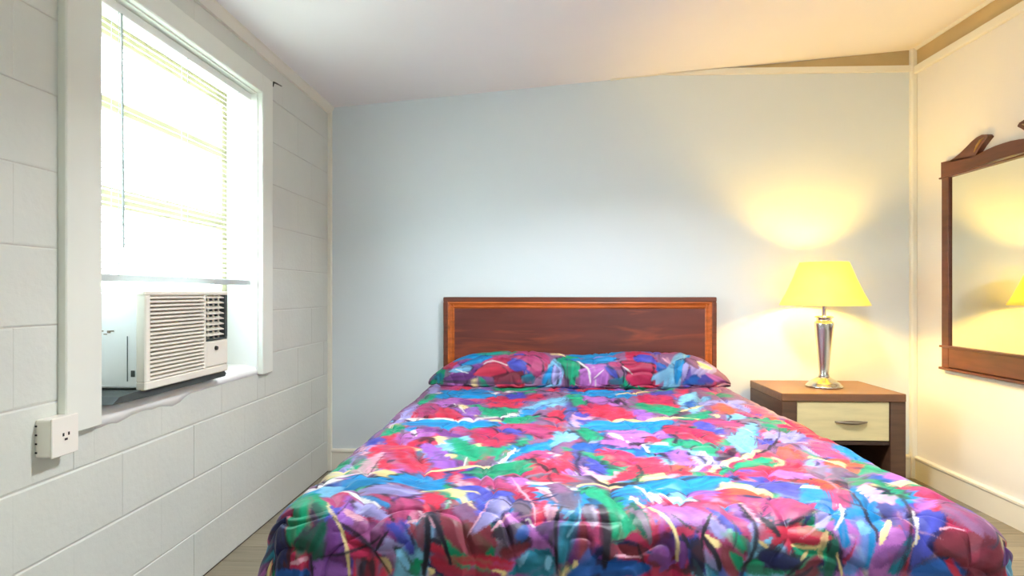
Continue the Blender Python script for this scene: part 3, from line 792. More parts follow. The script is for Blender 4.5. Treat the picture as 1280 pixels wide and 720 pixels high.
TOP_STROKES = '''
cy -564 2679 -500 2706 -396 2718 -234 2700 -115 2667 -158 2627 -253 2587 -327 2552 -400 2537 -476 2571 -539 2619 -571 2651
gr -609 2395 -620 2470 -625 2556 -609 2594 -586 2602 -562 2574 -545 2531 -550 2488 -563 2449 -577 2417 -592 2396 -601 2383
gy -575 2502 -565 2528 -545 2531 -527 2495 -516 2451 -524 2413 -540 2398 -561 2444
or -546 2324 -538 2412 -516 2504 -490 2539 -461 2535 -427 2488 -407 2429 -423 2389 -450 2352 -470 2308 -491 2280 -523 2287
mv -515 2561 -452 2565 -370 2539 -331 2467 -322 2407 -357 2417 -411 2455 -477 2511
*wh -509 2469 -502 2464 -494 2458 -486 2450 -483 2446 -482 2434 -479 2406 -477 2376 -475 2355 -471 2348 -471 2365 -471 2393 -473 2424 -479 2458 -489 2479 -498 2485 -506 2486 -511 2486
dk -452 2305 -452 2355 -437 2402 -407 2388 -383 2355 -383 2328 -397 2307 -427 2297
cm -402 2404 -386 2419 -362 2406 -351 2358 -348 2309 -354 2284 -366 2285 -387 2341
mg -376 2538 -344 2555 -281 2557 -190 2567 -110 2550 -89 2452 -102 2367 -148 2377 -207 2412 -254 2420 -296 2434 -347 2485
rd -267 2435 -190 2464 -106 2455 -89 2392 -100 2320 -121 2268 -150 2239 -184 2252 -219 2292 -257 2364
bl -165 2562 -141 2597 -112 2607 -103 2536 -106 2468 -123 2476 -144 2507 -160 2534
gr -351 2406 -333 2412 -302 2383 -263 2326 -222 2269 -178 2239 -138 2229 -108 2263 -98 2274 -133 2171 -178 2067 -212 2030 -242 2028 -264 2062 -283 2120 -302 2188 -319 2265 -340 2345
gy -216 2011 -193 2055 -156 2106 -120 2135 -92 2148 -82 2137 -91 2109 -130 2058 -173 2013 -203 2001
lc -128 2069 -111 2121 -92 2148 -84 2086 -87 2017 -110 1995 -133 1997 -136 2027
gr -230 1926 -206 1953 -170 1979 -125 2004 -86 2008 -74 1951 -81 1893 -118 1880 -162 1882 -193 1881 -216 1887 -230 1904
*cm -348 1915 -332 1920 -310 1928 -284 1938 -260 1947 -238 1956 -215 1965 -192 1974 -170 1985 -147 1996 -123 2008 -102 2020 -87 2029 -88 2040 -103 2035 -125 2026 -149 2016 -173 2007 -195 1998 -218 1988 -241 1979 -264 1969 -288 1958 -313 1946 -335 1935 -350 1927
vi -438 2260 -416 2272 -379 2262 -341 2238 -310 2200 -307 2153 -306 2099 -276 2031 -255 1975 -276 1953 -308 1956 -331 1990 -351 2041 -371 2096 -392 2155 -421 2214
cm -309 2119 -295 2138 -276 2140 -272 2098 -276 2063 -294 2084
*wh -242 2104 -242 2085 -242 2059 -241 2033 -242 2016 -245 2008 -250 2003 -254 1999 -258 1996 -256 1988 -253 1988 -247 1988 -242 1993 -238 2004 -236 2026 -237 2054 -238 2081 -239 2101
rd -594 2231 -579 2265 -551 2277 -503 2255 -456 2215 -428 2158 -410 2114 -399 2132 -388 2135 -360 2034 -343 1938 -357 1917 -386 1920 -427 1923 -468 1932 -491 1945 -509 1964 -530 1994 -551 2033 -574 2077 -592 2126 -598 2181
dk -431 2195 -419 2202 -401 2175 -389 2114 -384 2058 -389 2043 -399 2058 -417 2125
pk -578 1879 -573 1936 -561 2014 -551 2103 -541 2169 -526 2150 -516 2090 -517 2006 -523 1930 -533 1896 -546 1881 -565 1869
*dk -522 2131 -521 2091 -519 2036 -519 1979 -521 1934 -526 1898 -534 1866 -542 1840 -549 1824 -546 1819 -540 1834 -531 1860 -523 1891 -517 1926 -515 1973 -516 2030 -518 2086 -520 2127
lv -628 1877 -630 1955 -626 2066 -620 2172 -611 2252 -597 2251 -588 2209 -594 2155 -601 2087 -595 2000 -593 1927 -610 1882
gy -614 2030 -611 2113 -598 2187 -583 2165 -571 2107 -569 2043 -575 1996 -596 1997
pk -613 2145 -609 2165 -598 2167 -587 2124 -581 2087 -597 2110
cm -672 1898 -640 1859 -634 1909 -609 1927 -583 1927 -575 1907 -578 1879 -596 1854 -621 1843 -649 1862
cm -514 1930 -483 1930 -450 1917 -435 1887 -437 1862 -473 1866 -510 1882 -521 1908
cy -569 1807 -543 1842 -506 1867 -468 1861 -437 1841 -419 1809 -419 1783 -445 1781 -483 1781 -523 1753 -554 1734 -569 1762
cy -443 1885 -400 1898 -343 1890 -292 1860 -261 1819 -276 1762 -304 1721 -333 1745 -368 1785 -399 1790 -425 1796 -444 1840
lc -618 1755 -592 1777 -563 1790 -549 1762 -546 1721 -566 1693 -592 1683 -609 1713
lv -500 1723 -491 1757 -454 1783 -405 1768 -359 1745 -325 1725 -310 1706 -339 1693 -388 1689 -451 1702
*wh -543 1721 -531 1710 -517 1700 -503 1689 -488 1678 -477 1672 -465 1666 -457 1661 -448 1655 -451 1663 -457 1668 -468 1678 -480 1687 -491 1693 -506 1704 -520 1713 -534 1723 -543 1725
cm -313 1721 -296 1745 -264 1762 -233 1743 -204 1710 -187 1689 -184 1674 -201 1676 -227 1687 -247 1702 -273 1723 -299 1721
cr -221 1849 -187 1861 -138 1860 -103 1849 -77 1826 -69 1779 -75 1743 -109 1753 -152 1779 -195 1815
or -138 1854 -113 1865 -80 1863 -72 1826 -77 1798 -109 1819
bl -244 1762 -233 1783 -198 1794 -132 1766 -75 1730 -60 1700 -72 1676 -106 1670 -144 1676 -169 1706 -190 1736 -224 1753
rd -316 1693 -302 1700 -284 1702 -261 1685 -250 1668 -279 1663 -310 1666 -319 1678
cr -182 2664 -131 2680 -56 2670 6 2620 50 2557 62 2497 53 2449 20 2419 -22 2420 -61 2490 -103 2579 -155 2631
bl -156 2548 -135 2583 -103 2593 -73 2552 -52 2497 -50 2449 -62 2418 -96 2426 -133 2454 -152 2500
rd -167 2440 -121 2452 -79 2418 -95 2344 -123 2273 -140 2236 -153 2239 -167 2334
te -57 2470 -40 2455 -22 2420 -27 2386 -38 2370 -51 2419
gr -151 2207 -126 2245 -100 2252 -103 2193 -115 2127 -129 2093 -143 2087 -152 2140
cy -91 2275 -27 2336 47 2398 88 2463 114 2504 129 2485 122 2426 75 2329 22 2236 -14 2188 -45 2150 -78 2088 -101 2052 -103 2096 -97 2168 -101 2221
lc 48 2449 87 2520 128 2560 148 2536 148 2479 119 2400 84 2328 57 2285 39 2280 36 2352
lv 99 2425 110 2474 126 2505 140 2492 146 2453 127 2380 106 2329 98 2364
*wh -128 2027 -121 2046 -111 2073 -101 2106 -93 2138 -88 2169 -85 2201 -84 2229 -83 2250 -86 2256 -88 2238 -91 2213 -94 2185 -99 2157 -106 2127 -116 2092 -125 2060 -131 2038
gr -135 1980 -105 2021 -67 2053 -45 2075 -29 2073 -13 2025 -13 1968 -46 1929 -85 1901 -111 1886 -129 1891 -139 1930
rd 20 2021 39 2076 67 2135 91 2189 110 2197 111 2085 108 1974 114 1949 116 1949 101 1950 80 1956 60 1961 43 1971 27 1990
*dk -57 2044 -50 2046 -42 2050 -32 2052 -25 2048 -19 2035 -12 2013 -5 1989 3 1969 13 1958 24 1952 33 1947 40 1940 46 1928 50 1912 54 1897 57 1886 61 1897 59 1909 56 1928 51 1950 45 1968 36 1980 26 1987 16 1994 8 2003 1 2019 -6 2041 -13 2065 -22 2081 -33 2084 -43 2078 -52 2070 -58 2064
dk -29 2131 -15 2144 1 2142 -1 2105 -9 2074 -21 2097
bm 120 2284 136 2326 148 2307 142 2161 130 2026 119 1985 109 1991 106 2051 107 2136 111 2217
cb 128 2330 171 2348 217 2345 233 2310 231 2266 205 2225 172 2200 147 2210 128 2240 120 2286
gr 153 2561 174 2579 202 2577 220 2550 232 2509 239 2463 235 2419 205 2380 174 2367 167 2414 165 2480 155 2526
dk 91 2531 117 2558 153 2561 167 2502 173 2429 175 2372 172 2332 161 2317 150 2331 144 2399 136 2479 109 2513
cy 193 2620 244 2671 328 2717 433 2734 520 2726 539 2685 515 2634 448 2589 368 2556 304 2553 249 2565 206 2587
or 231 2382 249 2437 277 2485 304 2496 335 2487 378 2471 408 2439 395 2377 366 2317 343 2284 316 2270 279 2277 245 2300 231 2336
*wh 268 2516 278 2503 292 2487 307 2468 317 2447 321 2420 323 2387 323 2356 324 2335 328 2342 329 2366 329 2401 328 2441 323 2474 312 2497 297 2514 281 2526 270 2533
dk 238 2510 251 2521 268 2511 279 2473 282 2433 266 2416 247 2419 238 2463
*dk 319 2282 329 2293 342 2312 357 2330 370 2340 383 2337 397 2326 409 2315 418 2309 423 2330 416 2345 405 2365 392 2383 377 2388 361 2374 344 2349 330 2322 320 2303
*wh 374 2337 376 2311 380 2277 384 2246 388 2227 390 2233 389 2257 385 2291 381 2323 377 2344
cr 181 2242 217 2266 263 2268 291 2228 315 2185 339 2176 363 2167 392 2137 414 2092 418 2029 413 1970 402 1934 384 1921 354 1943 323 1983 310 2030 298 2069 273 2058 247 2049 228 2097 210 2161 188 2207
rd 309 2145 351 2125 396 2073 409 2018 408 1970 392 1943 369 1936 346 1957 326 2000 309 2079
dk 203 2141 211 2131 224 2103 243 2076 257 2049 249 2026 233 2013 220 2022 209 2047 203 2097
bl 153 2138 163 2140 176 2120 185 2117 194 2102 212 2050 222 1995 208 1956 188 1936 171 1952 156 1993 151 2068
*pk 132 2019 135 2001 138 1977 143 1951 148 1929 154 1911 160 1895 168 1883 178 1878 191 1884 205 1898 219 1915 231 1932 239 1949 244 1969 246 1984 248 1994 243 1999 241 1990 238 1980 235 1970 230 1961 219 1948 206 1932 192 1920 182 1915 174 1919 168 1928 162 1942 156 1956 151 1974 146 1997 141 2019 138 2034
rd 226 1946 265 2004 305 2051 322 2058 322 2034 304 1976 276 1916 238 1880 207 1866 208 1897
*dk 145 2224 139 2185 130 2131 121 2074 116 2025 116 1986 117 1952 121 1921 128 1896 138 1875 149 1858 164 1845 178 1834 193 1826 210 1822 227 1819 241 1822 256 1832 270 1849 282 1869 293 1889 303 1914 312 1942 320 1972 325 2002 326 2032 324 2059 321 2081 319 2096 312 2081 314 2064 316 2041 318 2017 317 1997 313 1978 307 1955 299 1933 291 1914 281 1896 270 1879 259 1866 244 1856 230 1854 216 1858 198 1862 183 1869 169 1879 156 1891 144 1907 135 1924 130 1945 126 1968 125 1995 125 2026 129 2068 136 2122 145 2176 151 2215
vi 405 2231 437 2243 478 2234 504 2235 515 2214 501 2130 479 2059 459 2059 438 2094 415 2162
*dk 375 2241 384 2220 398 2193 411 2164 420 2136 422 2106 420 2072 417 2040 416 2018 421 2024 424 2048 429 2084 432 2126 431 2165 421 2196 406 2224 391 2246 379 2260
gr 456 2391 481 2403 512 2394 531 2364 541 2324 536 2277 523 2246 503 2262 481 2299 463 2348
rd 503 2605 561 2653 614 2638 590 2497 552 2371 532 2369 518 2418 502 2509
*dk 502 2484 506 2467 511 2444 516 2422 517 2410 517 2409 509 2390 498 2369 491 2353 491 2338 497 2348 508 2364 519 2388 529 2428 528 2456 522 2478 514 2495 508 2505
cm 313 1950 333 1965 357 1968 380 1943 392 1913 377 1897 352 1889 323 1891 301 1902 301 1925
pk 413 1970 437 1977 459 1972 460 1952 449 1932 427 1921 407 1922 404 1945
cy 281 1886 315 1889 360 1889 410 1913 448 1924 445 1873 422 1817 385 1802 345 1804 313 1811 290 1830 276 1858
cy 227 1883 251 1905 276 1916 270 1885 253 1854 236 1862
*cm 106 1800 121 1804 138 1809 158 1813 175 1815 195 1817 213 1815 230 1815 241 1817 241 1822 230 1824 216 1830 195 1830 178 1830 158 1826 138 1819 121 1815 106 1809
gy 49 1860 70 1901 106 1925 150 1893 181 1854 170 1834 144 1822 112 1800 81 1790 58 1819
gr 106 1779 127 1792 152 1794 175 1785 195 1766 221 1736 230 1706 201 1691 164 1687 144 1696 127 1713 112 1747
cb 190 1781 224 1796 259 1798 262 1770 250 1743 233 1738 210 1743 193 1760
or -101 1862 -75 1866 -49 1858 -43 1826 -52 1798 -63 1798 -80 1811 -95 1837
gy -48 1887 -18 1911 19 1921 38 1894 40 1860 14 1837 -17 1828 -40 1854
rd -123 1809 -109 1811 -80 1798 -32 1781 6 1760 -6 1736 -37 1719 -80 1723 -121 1743 -129 1777
*pk -83 1851 -77 1837 -72 1815 -63 1790 -55 1766 -49 1743 -43 1717 -37 1693 -32 1676 -32 1681 -34 1698 -40 1721 -46 1749 -52 1775 -60 1800 -69 1824 -77 1845 -82 1858
mv 14 1775 35 1809 60 1832 78 1802 81 1764 60 1743 37 1736 20 1749
bl -118 1728 -103 1736 -86 1730 -72 1704 -66 1676 -89 1670 -115 1674 -121 1700
*wh -9 1747 -3 1743 6 1738 14 1732 20 1725 23 1715 29 1702 32 1689 35 1681 37 1687 37 1700 32 1713 29 1730 23 1745 14 1751 6 1755 -3 1757 -9 1757
lc 279 1770 348 1796 420 1804 425 1772 405 1740 371 1732 330 1734 293 1751
*wh 270 1822 276 1811 287 1802 296 1785 305 1770 310 1749 313 1723 319 1704 322 1691 325 1696 322 1710 319 1734 313 1757 308 1779 299 1796 290 1811 279 1822 273 1830
bl 629 2669 672 2698 719 2703 732 2663 725 2614 691 2580 653 2569 632 2613
rd 548 2470 593 2510 643 2527 675 2485 690 2426 680 2370 657 2329 623 2331 587 2349 554 2369 531 2395 530 2431
mg 738 2704 786 2735 836 2739 853 2699 845 2648 793 2605 742 2586 727 2638
gr 498 2346 538 2358 587 2349 625 2325 644 2284 621 2213 589 2157 573 2165 558 2196 534 2223 511 2257 496 2304
dk 609 2178 655 2240 698 2286 707 2269 694 2222 653 2156 612 2101 591 2089 583 2100 589 2132
lc 711 2402 756 2486 803 2534 822 2502 820 2431 792 2348 755 2267 720 2200 695 2162 689 2175 694 2222 697 2306
cy 848 2619 884 2669 911 2681 880 2578 844 2483 836 2492 838 2536 839 2577
bl 818 2407 854 2452 896 2485 919 2486 921 2461 877 2391 832 2337 815 2359
lv 946 2514 985 2557 1021 2571 1041 2543 1035 2491 967 2412 906 2363 913 2425
mg 1003 2415 1024 2420 1038 2369 1048 2258 1044 2157 1012 2119 976 2117 953 2150 944 2212 968 2319
og 818 2228 853 2282 894 2317 911 2283 917 2232 916 2197 902 2171 862 2151 823 2148 811 2180
*cm 523 1982 543 2000 571 2028 603 2058 628 2082 642 2094 651 2101 660 2108 674 2122 695 2147 722 2179 747 2211 766 2235 771 2257 754 2239 729 2212 703 2184 683 2162 671 2151 662 2145 652 2138 636 2122 609 2094 577 2058 547 2025 526 2001
gr 521 1959 571 2004 645 2066 702 2127 745 2164 764 2126 756 2071 708 2039 652 2014 616 1993 585 1978 541 1959
*cm 777 2159 781 2146 788 2129 793 2113 794 2105 792 2104 778 2087 762 2071 751 2058 748 2047 757 2055 772 2067 788 2083 804 2113 805 2136 798 2152 790 2165 783 2172
*dk 970 2598 955 2563 935 2515 913 2465 891 2420 867 2378 840 2334 814 2293 792 2260 774 2236 760 2217 747 2202 738 2190 735 2176 743 2183 754 2195 769 2211 787 2234 809 2266 835 2306 864 2352 890 2400 915 2452 939 2508 959 2559 973 2594
vi 464 2233 485 2239 501 2214 497 2154 494 2096 515 2074 534 2061 526 2035 506 2025 470 2058 439 2112 445 2178
*dk 504 2207 509 2191 516 2169 523 2145 529 2124 532 2103 534 2082 536 2063 539 2050 546 2050 553 2058 558 2068 562 2075 563 2086 560 2082 555 2075 550 2071 547 2073 545 2084 543 2103 541 2125 538 2147 531 2167 523 2189 515 2208 509 2221
*wh 557 2212 559 2191 563 2163 565 2135 565 2113 562 2103 558 2094 550 2082 540 2069 524 2053 505 2036 486 2021 474 2010 472 2002 484 2011 502 2024 522 2039 537 2054 548 2067 558 2080 566 2099 571 2123 571 2148 568 2176 564 2203 560 2221
rd 420 2021 449 2021 473 2006 471 1980 457 1956 429 1948 406 1954 406 1988
cy 399 1922 440 1932 490 1925 546 1920 582 1906 555 1881 514 1854 506 1824 494 1809 434 1804 376 1815 376 1871
cr 593 1930 632 1956 687 1982 739 2000 772 2002 754 1972 715 1935 673 1912 633 1901 602 1910
rd 716 1890 756 1918 805 1939 823 1925 830 1894 836 1854 833 1809 813 1760 790 1730 784 1766 782 1822 770 1845 756 1860 730 1877
bl 563 1875 598 1881 649 1873 690 1856 718 1830 733 1813 727 1790 695 1762 664 1751 649 1772 638 1815 595 1849
rd 500 1770 512 1781 534 1781 580 1760 618 1736 615 1717 592 1706 540 1698 491 1700 486 1732
cm 503 1811 514 1832 534 1851 546 1845 557 1826 580 1811 606 1798 629 1781 635 1762 609 1764 572 1768 552 1781 534 1794 514 1802
vi 394 1777 431 1798 477 1809 500 1794 503 1768 477 1749 443 1740 411 1755
lc 368 1775 385 1772 399 1749 411 1721 411 1696 382 1689 353 1696 353 1734
mv 783 1938 815 1962 856 1973 873 1935 874 1894 850 1896 819 1909 793 1922
gr 909 1943 947 1956 977 1946 960 1898 931 1856 911 1854 894 1866 896 1906
og 918 2096 960 2109 1006 2100 1023 2067 1019 2030 979 2001 937 1993 917 2040
*cm 916 2182 919 2168 924 2150 932 2132 942 2117 955 2107 970 2099 986 2094 997 2091 1005 2107 997 2117 985 2128 971 2140 958 2151 949 2165 939 2180 931 2193 925 2200
bl 976 2194 994 2191 1008 2175 993 2150 975 2135 971 2163
dk 842 1892 878 1905 905 1898 888 1858 862 1824 845 1822 833 1834 833 1866
lv 931 2319 941 2309 956 2276 966 2230 971 2193 962 2192 949 2213 938 2268
*pk 787 1917 795 1912 806 1905 817 1896 825 1884 830 1871 830 1849 833 1834 830 1815 828 1800 822 1783 816 1766 810 1753 816 1757 819 1766 828 1785 836 1809 842 1830 842 1847 842 1869 839 1888 835 1904 826 1914 814 1921 801 1926 792 1928
cy -545 3520 -506 3565 -436 3589 -338 3572 -261 3532 -264 3466 -309 3408 -393 3389 -479 3400 -529 3454
gr -266 3596 -243 3632 -190 3666 -105 3697 -28 3707 4 3664 -7 3607 -89 3561 -183 3535 -240 3557
gr -620 3337 -600 3408 -574 3456 -556 3392 -550 3311 -573 3284 -600 3281 -616 3300
or -511 3128 -516 3234 -499 3342 -451 3340 -408 3290 -405 3206 -424 3132 -469 3108
rd -489 2941 -481 3001 -461 3033 -433 3006 -399 2945 -352 2858 -322 2782 -342 2758 -381 2760 -422 2779 -460 2816 -481 2876
mg -580 3028 -561 3098 -528 3127 -495 3098 -470 3033 -465 2940 -475 2856 -505 2811 -538 2812 -565 2908
vi -366 2947 -347 3035 -314 3087 -284 3011 -264 2907 -269 2843 -285 2803 -305 2799 -327 2821 -352 2876
*wh -424 3124 -412 3095 -395 3056 -377 3015 -364 2979 -353 2946 -345 2911 -337 2880 -332 2859 -331 2866 -335 2889 -342 2924 -351 2964 -363 3004 -377 3042 -395 3082 -412 3116 -424 3140
gr -319 3136 -298 3100 -259 3042 -207 3018 -155 3000 -116 2985 -96 2958 -113 2890 -146 2829 -185 2810 -225 2826 -254 2900 -280 2995 -307 3082
rd -280 3295 -232 3336 -155 3357 -87 3395 -25 3420 26 3411 40 3365 -28 3252 -110 3145 -156 3094 -194 3093 -249 3184
bl -186 3413 -151 3463 -103 3477 -72 3429 -62 3361 -92 3286 -132 3247 -168 3317
lc -87 2959 -47 3053 12 3176 41 3253 67 3310 109 3359 142 3369 149 3303 127 3206 53 3097 -22 3006 -70 2958
gr -158 2750 -127 2794 -84 2832 -42 2845 -13 2835 -13 2788 -35 2736 -88 2706 -139 2695 -159 2715
rd 34 2837 69 2927 110 2989 123 2903 118 2801 89 2775 56 2779 37 2797
bm 135 3207 155 3201 166 3108 152 2936 134 2801 121 2806 114 2881 121 3047
gr 142 3369 173 3432 213 3460 236 3398 241 3318 209 3259 172 3234 149 3290
cy 160 3550 272 3605 392 3624 405 3531 372 3437 300 3432 222 3460 168 3502
or 231 3317 295 3339 359 3323 364 3241 342 3165 296 3158 248 3186 226 3251
cr 180 3061 257 3149 342 3165 335 2977 304 2809 279 2818 249 2887 202 2971
bl 163 2905 184 2932 212 2928 235 2881 244 2826 217 2781 185 2765 168 2828
*pk 146 2831 151 2806 160 2771 170 2740 182 2723 197 2730 214 2751 230 2776 242 2795 242 2817 231 2807 215 2789 199 2773 186 2769 176 2782 165 2807 156 2835 149 2853
*dk -6 2867 -2 2849 5 2825 14 2799 25 2779 38 2766 54 2758 71 2751 85 2743 98 2731 110 2718 121 2705 128 2698 130 2715 123 2727 113 2745 101 2763 87 2778 73 2789 56 2797 40 2804 27 2815 17 2831 8 2852 1 2872 -4 2885
cy -569 2658 -540 2714 -489 2755 -433 2738 -366 2703 -260 2682 -182 2657 -211 2616 -277 2583 -338 2585 -402 2595 -469 2589 -525 2589 -559 2617
*wh -621 2759 -605 2749 -583 2736 -558 2724 -536 2718 -518 2725 -502 2738 -486 2752 -466 2756 -441 2748 -412 2731 -382 2714 -351 2705 -319 2704 -284 2708 -250 2717 -217 2733 -184 2760 -151 2798 -121 2835 -100 2863 -102 2882 -123 2858 -153 2823 -187 2788 -220 2762 -253 2749 -288 2741 -323 2739 -355 2741 -386 2751 -417 2769 -446 2786 -472 2795 -493 2788 -510 2773 -525 2757 -542 2749 -563 2752 -587 2761 -610 2772 -625 2779
lv -622 2730 -630 2819 -628 2935 -615 3039 -597 3075 -577 2926 -569 2771 -594 2722
gr -616 2486 -616 2562 -605 2621 -578 2624 -554 2588 -552 2507 -560 2427 -572 2380 -586 2367 -603 2414
or -520 2370 -518 2448 -497 2524 -464 2529 -435 2494 -434 2414 -449 2344 -486 2339
cr -283 2501 -247 2537 -188 2537 -134 2482 -105 2417 -136 2370 -187 2356 -244 2420
mg -193 2604 -144 2641 -64 2644 5 2604 51 2547 53 2494 29 2452 -16 2435 -72 2448 -145 2521
bl -160 2538 -129 2568 -90 2574 -66 2530 -60 2479 -89 2451 -127 2446 -151 2487
gr 159 2585 189 2607 223 2588 239 2527 239 2461 212 2412 181 2400 163 2485
lc 48 2394 73 2460 113 2518 139 2501 151 2458 138 2407 113 2368 75 2369
cy 217 2692 257 2727 295 2732 296 2661 280 2590 252 2584 225 2605 213 2646
pu -486 2541 -441 2550 -371 2529 -305 2466 -272 2409 -323 2408 -398 2434 -456 2488
cy 206 3552 327 3599 459 3627 522 3628 534 3598 476 3515 388 3438 284 3417 199 3430 175 3485
or 243 3264 283 3321 341 3350 380 3325 396 3270 363 3177 317 3115 271 3173
*dk 357 3151 366 3164 380 3187 395 3208 406 3213 414 3196 422 3163 429 3129 434 3108 440 3132 438 3163 433 3208 426 3252 415 3276 400 3267 383 3238 368 3204 358 3180
cr 494 3328 549 3405 624 3448 678 3410 704 3338 679 3249 636 3177 596 3157 557 3174 514 3242
bl 612 3538 664 3587 722 3606 741 3551 735 3482 688 3436 638 3419 612 3470
rd 761 3608 808 3630 850 3611 824 3522 785 3455 764 3520
lc 722 3338 794 3463 857 3518 846 3398 805 3235 750 3102 701 3015 684 3021 684 3083 694 3200
cb 723 3181 766 3260 800 3288 765 3155 723 3038 714 3087
gr 469 3221 496 3204 544 3149 606 3116 658 3082 672 3037 663 2991 634 2935 597 2902 564 2924 532 2985 493 3109
rd 216 3016 267 3085 334 3115 376 3087 407 3025 439 2938 447 2855 402 2801 343 2772 295 2772 255 2807 224 2905
vi 439 3072 468 3053 500 2984 521 2917 525 2858 489 2814 448 2815 435 2940
gr 595 2821 647 2875 713 2928 758 2954 783 2952 773 2905 739 2847 677 2806 617 2783 592 2792
og 803 2997 836 3101 888 3188 914 3134 923 3047 912 2991 888 2957 838 2960
lv 784 3184 825 3246 872 3291 895 3282 894 3239 849 3153 802 3088 782 3120
lv 942 3348 969 3246 988 3096 989 3008 976 2961 939 2978 906 3046 915 3211
*cm 652 2938 670 2960 696 2995 724 3034 748 3066 764 3086 777 3102 787 3114 795 3125 800 3146 793 3143 784 3138 772 3126 755 3106 731 3072 701 3028 674 2986 655 2956
mg 896 2957 932 2962 978 2919 1003 2812 1009 2726 978 2741 937 2797 907 2882
cy 215 2692 289 2729 386 2755 498 2761 579 2744 572 2692 513 2634 401 2586 289 2558 227 2570 194 2603 188 2646
*cm 294 2741 322 2738 361 2736 404 2735 444 2739 478 2751 511 2770 544 2788 576 2802 611 2809 647 2813 679 2814 701 2816 706 2835 684 2839 654 2842 618 2843 583 2839 551 2827 518 2808 484 2789 449 2775 409 2768 365 2765 325 2763 296 2760
mg 579 2744 638 2777 724 2788 784 2762 823 2718 836 2659 820 2613 759 2615 686 2642 616 2691
bl 644 2675 679 2696 715 2695 726 2654 720 2609 682 2589 644 2589 635 2629
cr 500 2567 552 2602 620 2605 670 2546 684 2480 619 2448 542 2444 505 2499
lc 708 2422 783 2553 878 2685 893 2661 872 2583 833 2496 787 2426 733 2400
gr 892 2795 939 2814 998 2800 1023 2724 1025 2656 998 2657 959 2688 915 2742
gr 155 2552 186 2588 221 2588 230 2529 224 2461 202 2413 179 2400 160 2467
or 250 2524 293 2554 359 2561 421 2539 453 2501 405 2442 337 2407 281 2456
lv 861 2488 908 2528 966 2555 994 2552 995 2524 948 2455 895 2402 866 2433
pu -563 1559 -543 1574 -514 1572 -497 1555 -483 1531 -471 1499 -463 1467 -454 1448 -460 1437 -506 1433 -554 1435 -563 1452 -557 1469 -543 1473 -531 1482 -546 1518
gr -649 1557 -649 1597 -672 1728 -669 1751 -632 1700 -609 1698 -586 1689 -552 1627 -537 1591 -540 1572 -552 1563 -575 1582 -595 1599 -580 1567 -569 1535 -566 1525 -569 1518 -577 1508 -592 1501 -612 1497 -629 1499 -635 1518 -641 1540 -649 1546
gm -589 1595 -586 1614 -575 1621 -552 1602 -534 1580 -540 1569 -552 1563 -560 1557 -569 1559 -580 1574
dg -569 1544 -552 1557 -534 1559 -526 1542 -523 1518 -523 1493 -531 1469 -540 1471 -552 1480 -583 1484 -612 1493 -592 1518
ny -724 1561 -741 1683 -644 1542 -623 1503 -629 1458 -658 1448 -710 1446 -773 1450 -779 1542 -756 1574
te -793 1595 -770 1589 -741 1516 -733 1482 -735 1463 -767 1448 -850 1681 -810 1557 -813 1599 -804 1595
ny -850 1616 -833 1604 -813 1599 -707 1454 -623 1454 -598 1446 -606 1435 -698 1428
cb -684 1446 -649 1452 -609 1456 -577 1452 -557 1446 -554 1441 -563 1435 -606 1435 -678 1433 -701 1437
vi -552 1473 -517 1475 -477 1467 -463 1452 -468 1437 -506 1433 -546 1435 -560 1454
ro -508 1576 -503 1589 -474 1587 -428 1578 -385 1565 -373 1555 -376 1540 -388 1512 -405 1493 -422 1501 -445 1520 -480 1548
cr -485 1544 -451 1527 -411 1497 -408 1482 -419 1471 -437 1471 -457 1482 -477 1516
vi -514 1584 -514 1612 -511 1651 -511 1689 -503 1689 -474 1614 -463 1574 -468 1561 -483 1561 -500 1569
*pk -503 1604 -491 1591 -474 1580 -460 1574 -448 1569 -445 1576 -457 1587 -471 1597 -491 1610 -503 1614
cy -537 1721 -520 1719 -485 1702 -460 1689 -431 1668 -399 1634 -379 1612 -388 1606 -411 1612 -440 1631 -477 1668 -514 1700
lv -488 1666 -454 1638 -417 1610 -391 1597 -373 1589 -382 1582 -402 1578 -437 1584 -468 1597 -485 1629
*wh -534 1710 -526 1706 -514 1700 -503 1698 -485 1683 -465 1661 -442 1636 -422 1616 -408 1606 -408 1608 -422 1623 -442 1646 -468 1678 -488 1700 -506 1713 -520 1719 -529 1717 -537 1719
mg -388 1649 -368 1676 -336 1672 -307 1638 -293 1608 -299 1587 -316 1572 -345 1563 -368 1565 -382 1595
cm -563 1649 -546 1623 -526 1595 -520 1587 -517 1580 -526 1582 -537 1591 -552 1619
*cm -523 1580 -517 1572 -511 1563 -503 1555 -497 1544 -491 1533 -485 1520 -480 1508 -474 1495 -471 1480 -468 1463 -465 1448 -463 1437 -460 1437 -460 1448 -463 1463 -465 1480 -468 1497 -474 1510 -480 1522 -485 1535 -491 1546 -500 1557 -508 1567 -514 1576 -520 1582
*dk -526 1580 -523 1580 -520 1582 -517 1584 -511 1589 -508 1602 -503 1616 -503 1642 -503 1663 -506 1668 -506 1646 -506 1621 -511 1604 -514 1593 -517 1587 -520 1584 -523 1582 -526 1582
bl -391 1565 -368 1572 -336 1567 -319 1552 -310 1533 -310 1505 -316 1484 -330 1495 -348 1512 -359 1520 -371 1531 -385 1550
lv -396 1493 -385 1514 -362 1529 -345 1516 -330 1499 -333 1488 -342 1484 -356 1482 -371 1484 -388 1486
gr -356 1501 -348 1501 -330 1490 -319 1475 -307 1463 -296 1475 -284 1484 -281 1471 -284 1454 -293 1443 -307 1439 -316 1446 -325 1456 -345 1480
lc -356 1501 -348 1501 -333 1495 -322 1484 -316 1471 -316 1461 -322 1456 -333 1465 -345 1478 -353 1490
cm -396 1490 -382 1486 -368 1478 -362 1467 -362 1456 -365 1448 -368 1443 -376 1452 -385 1465 -394 1480
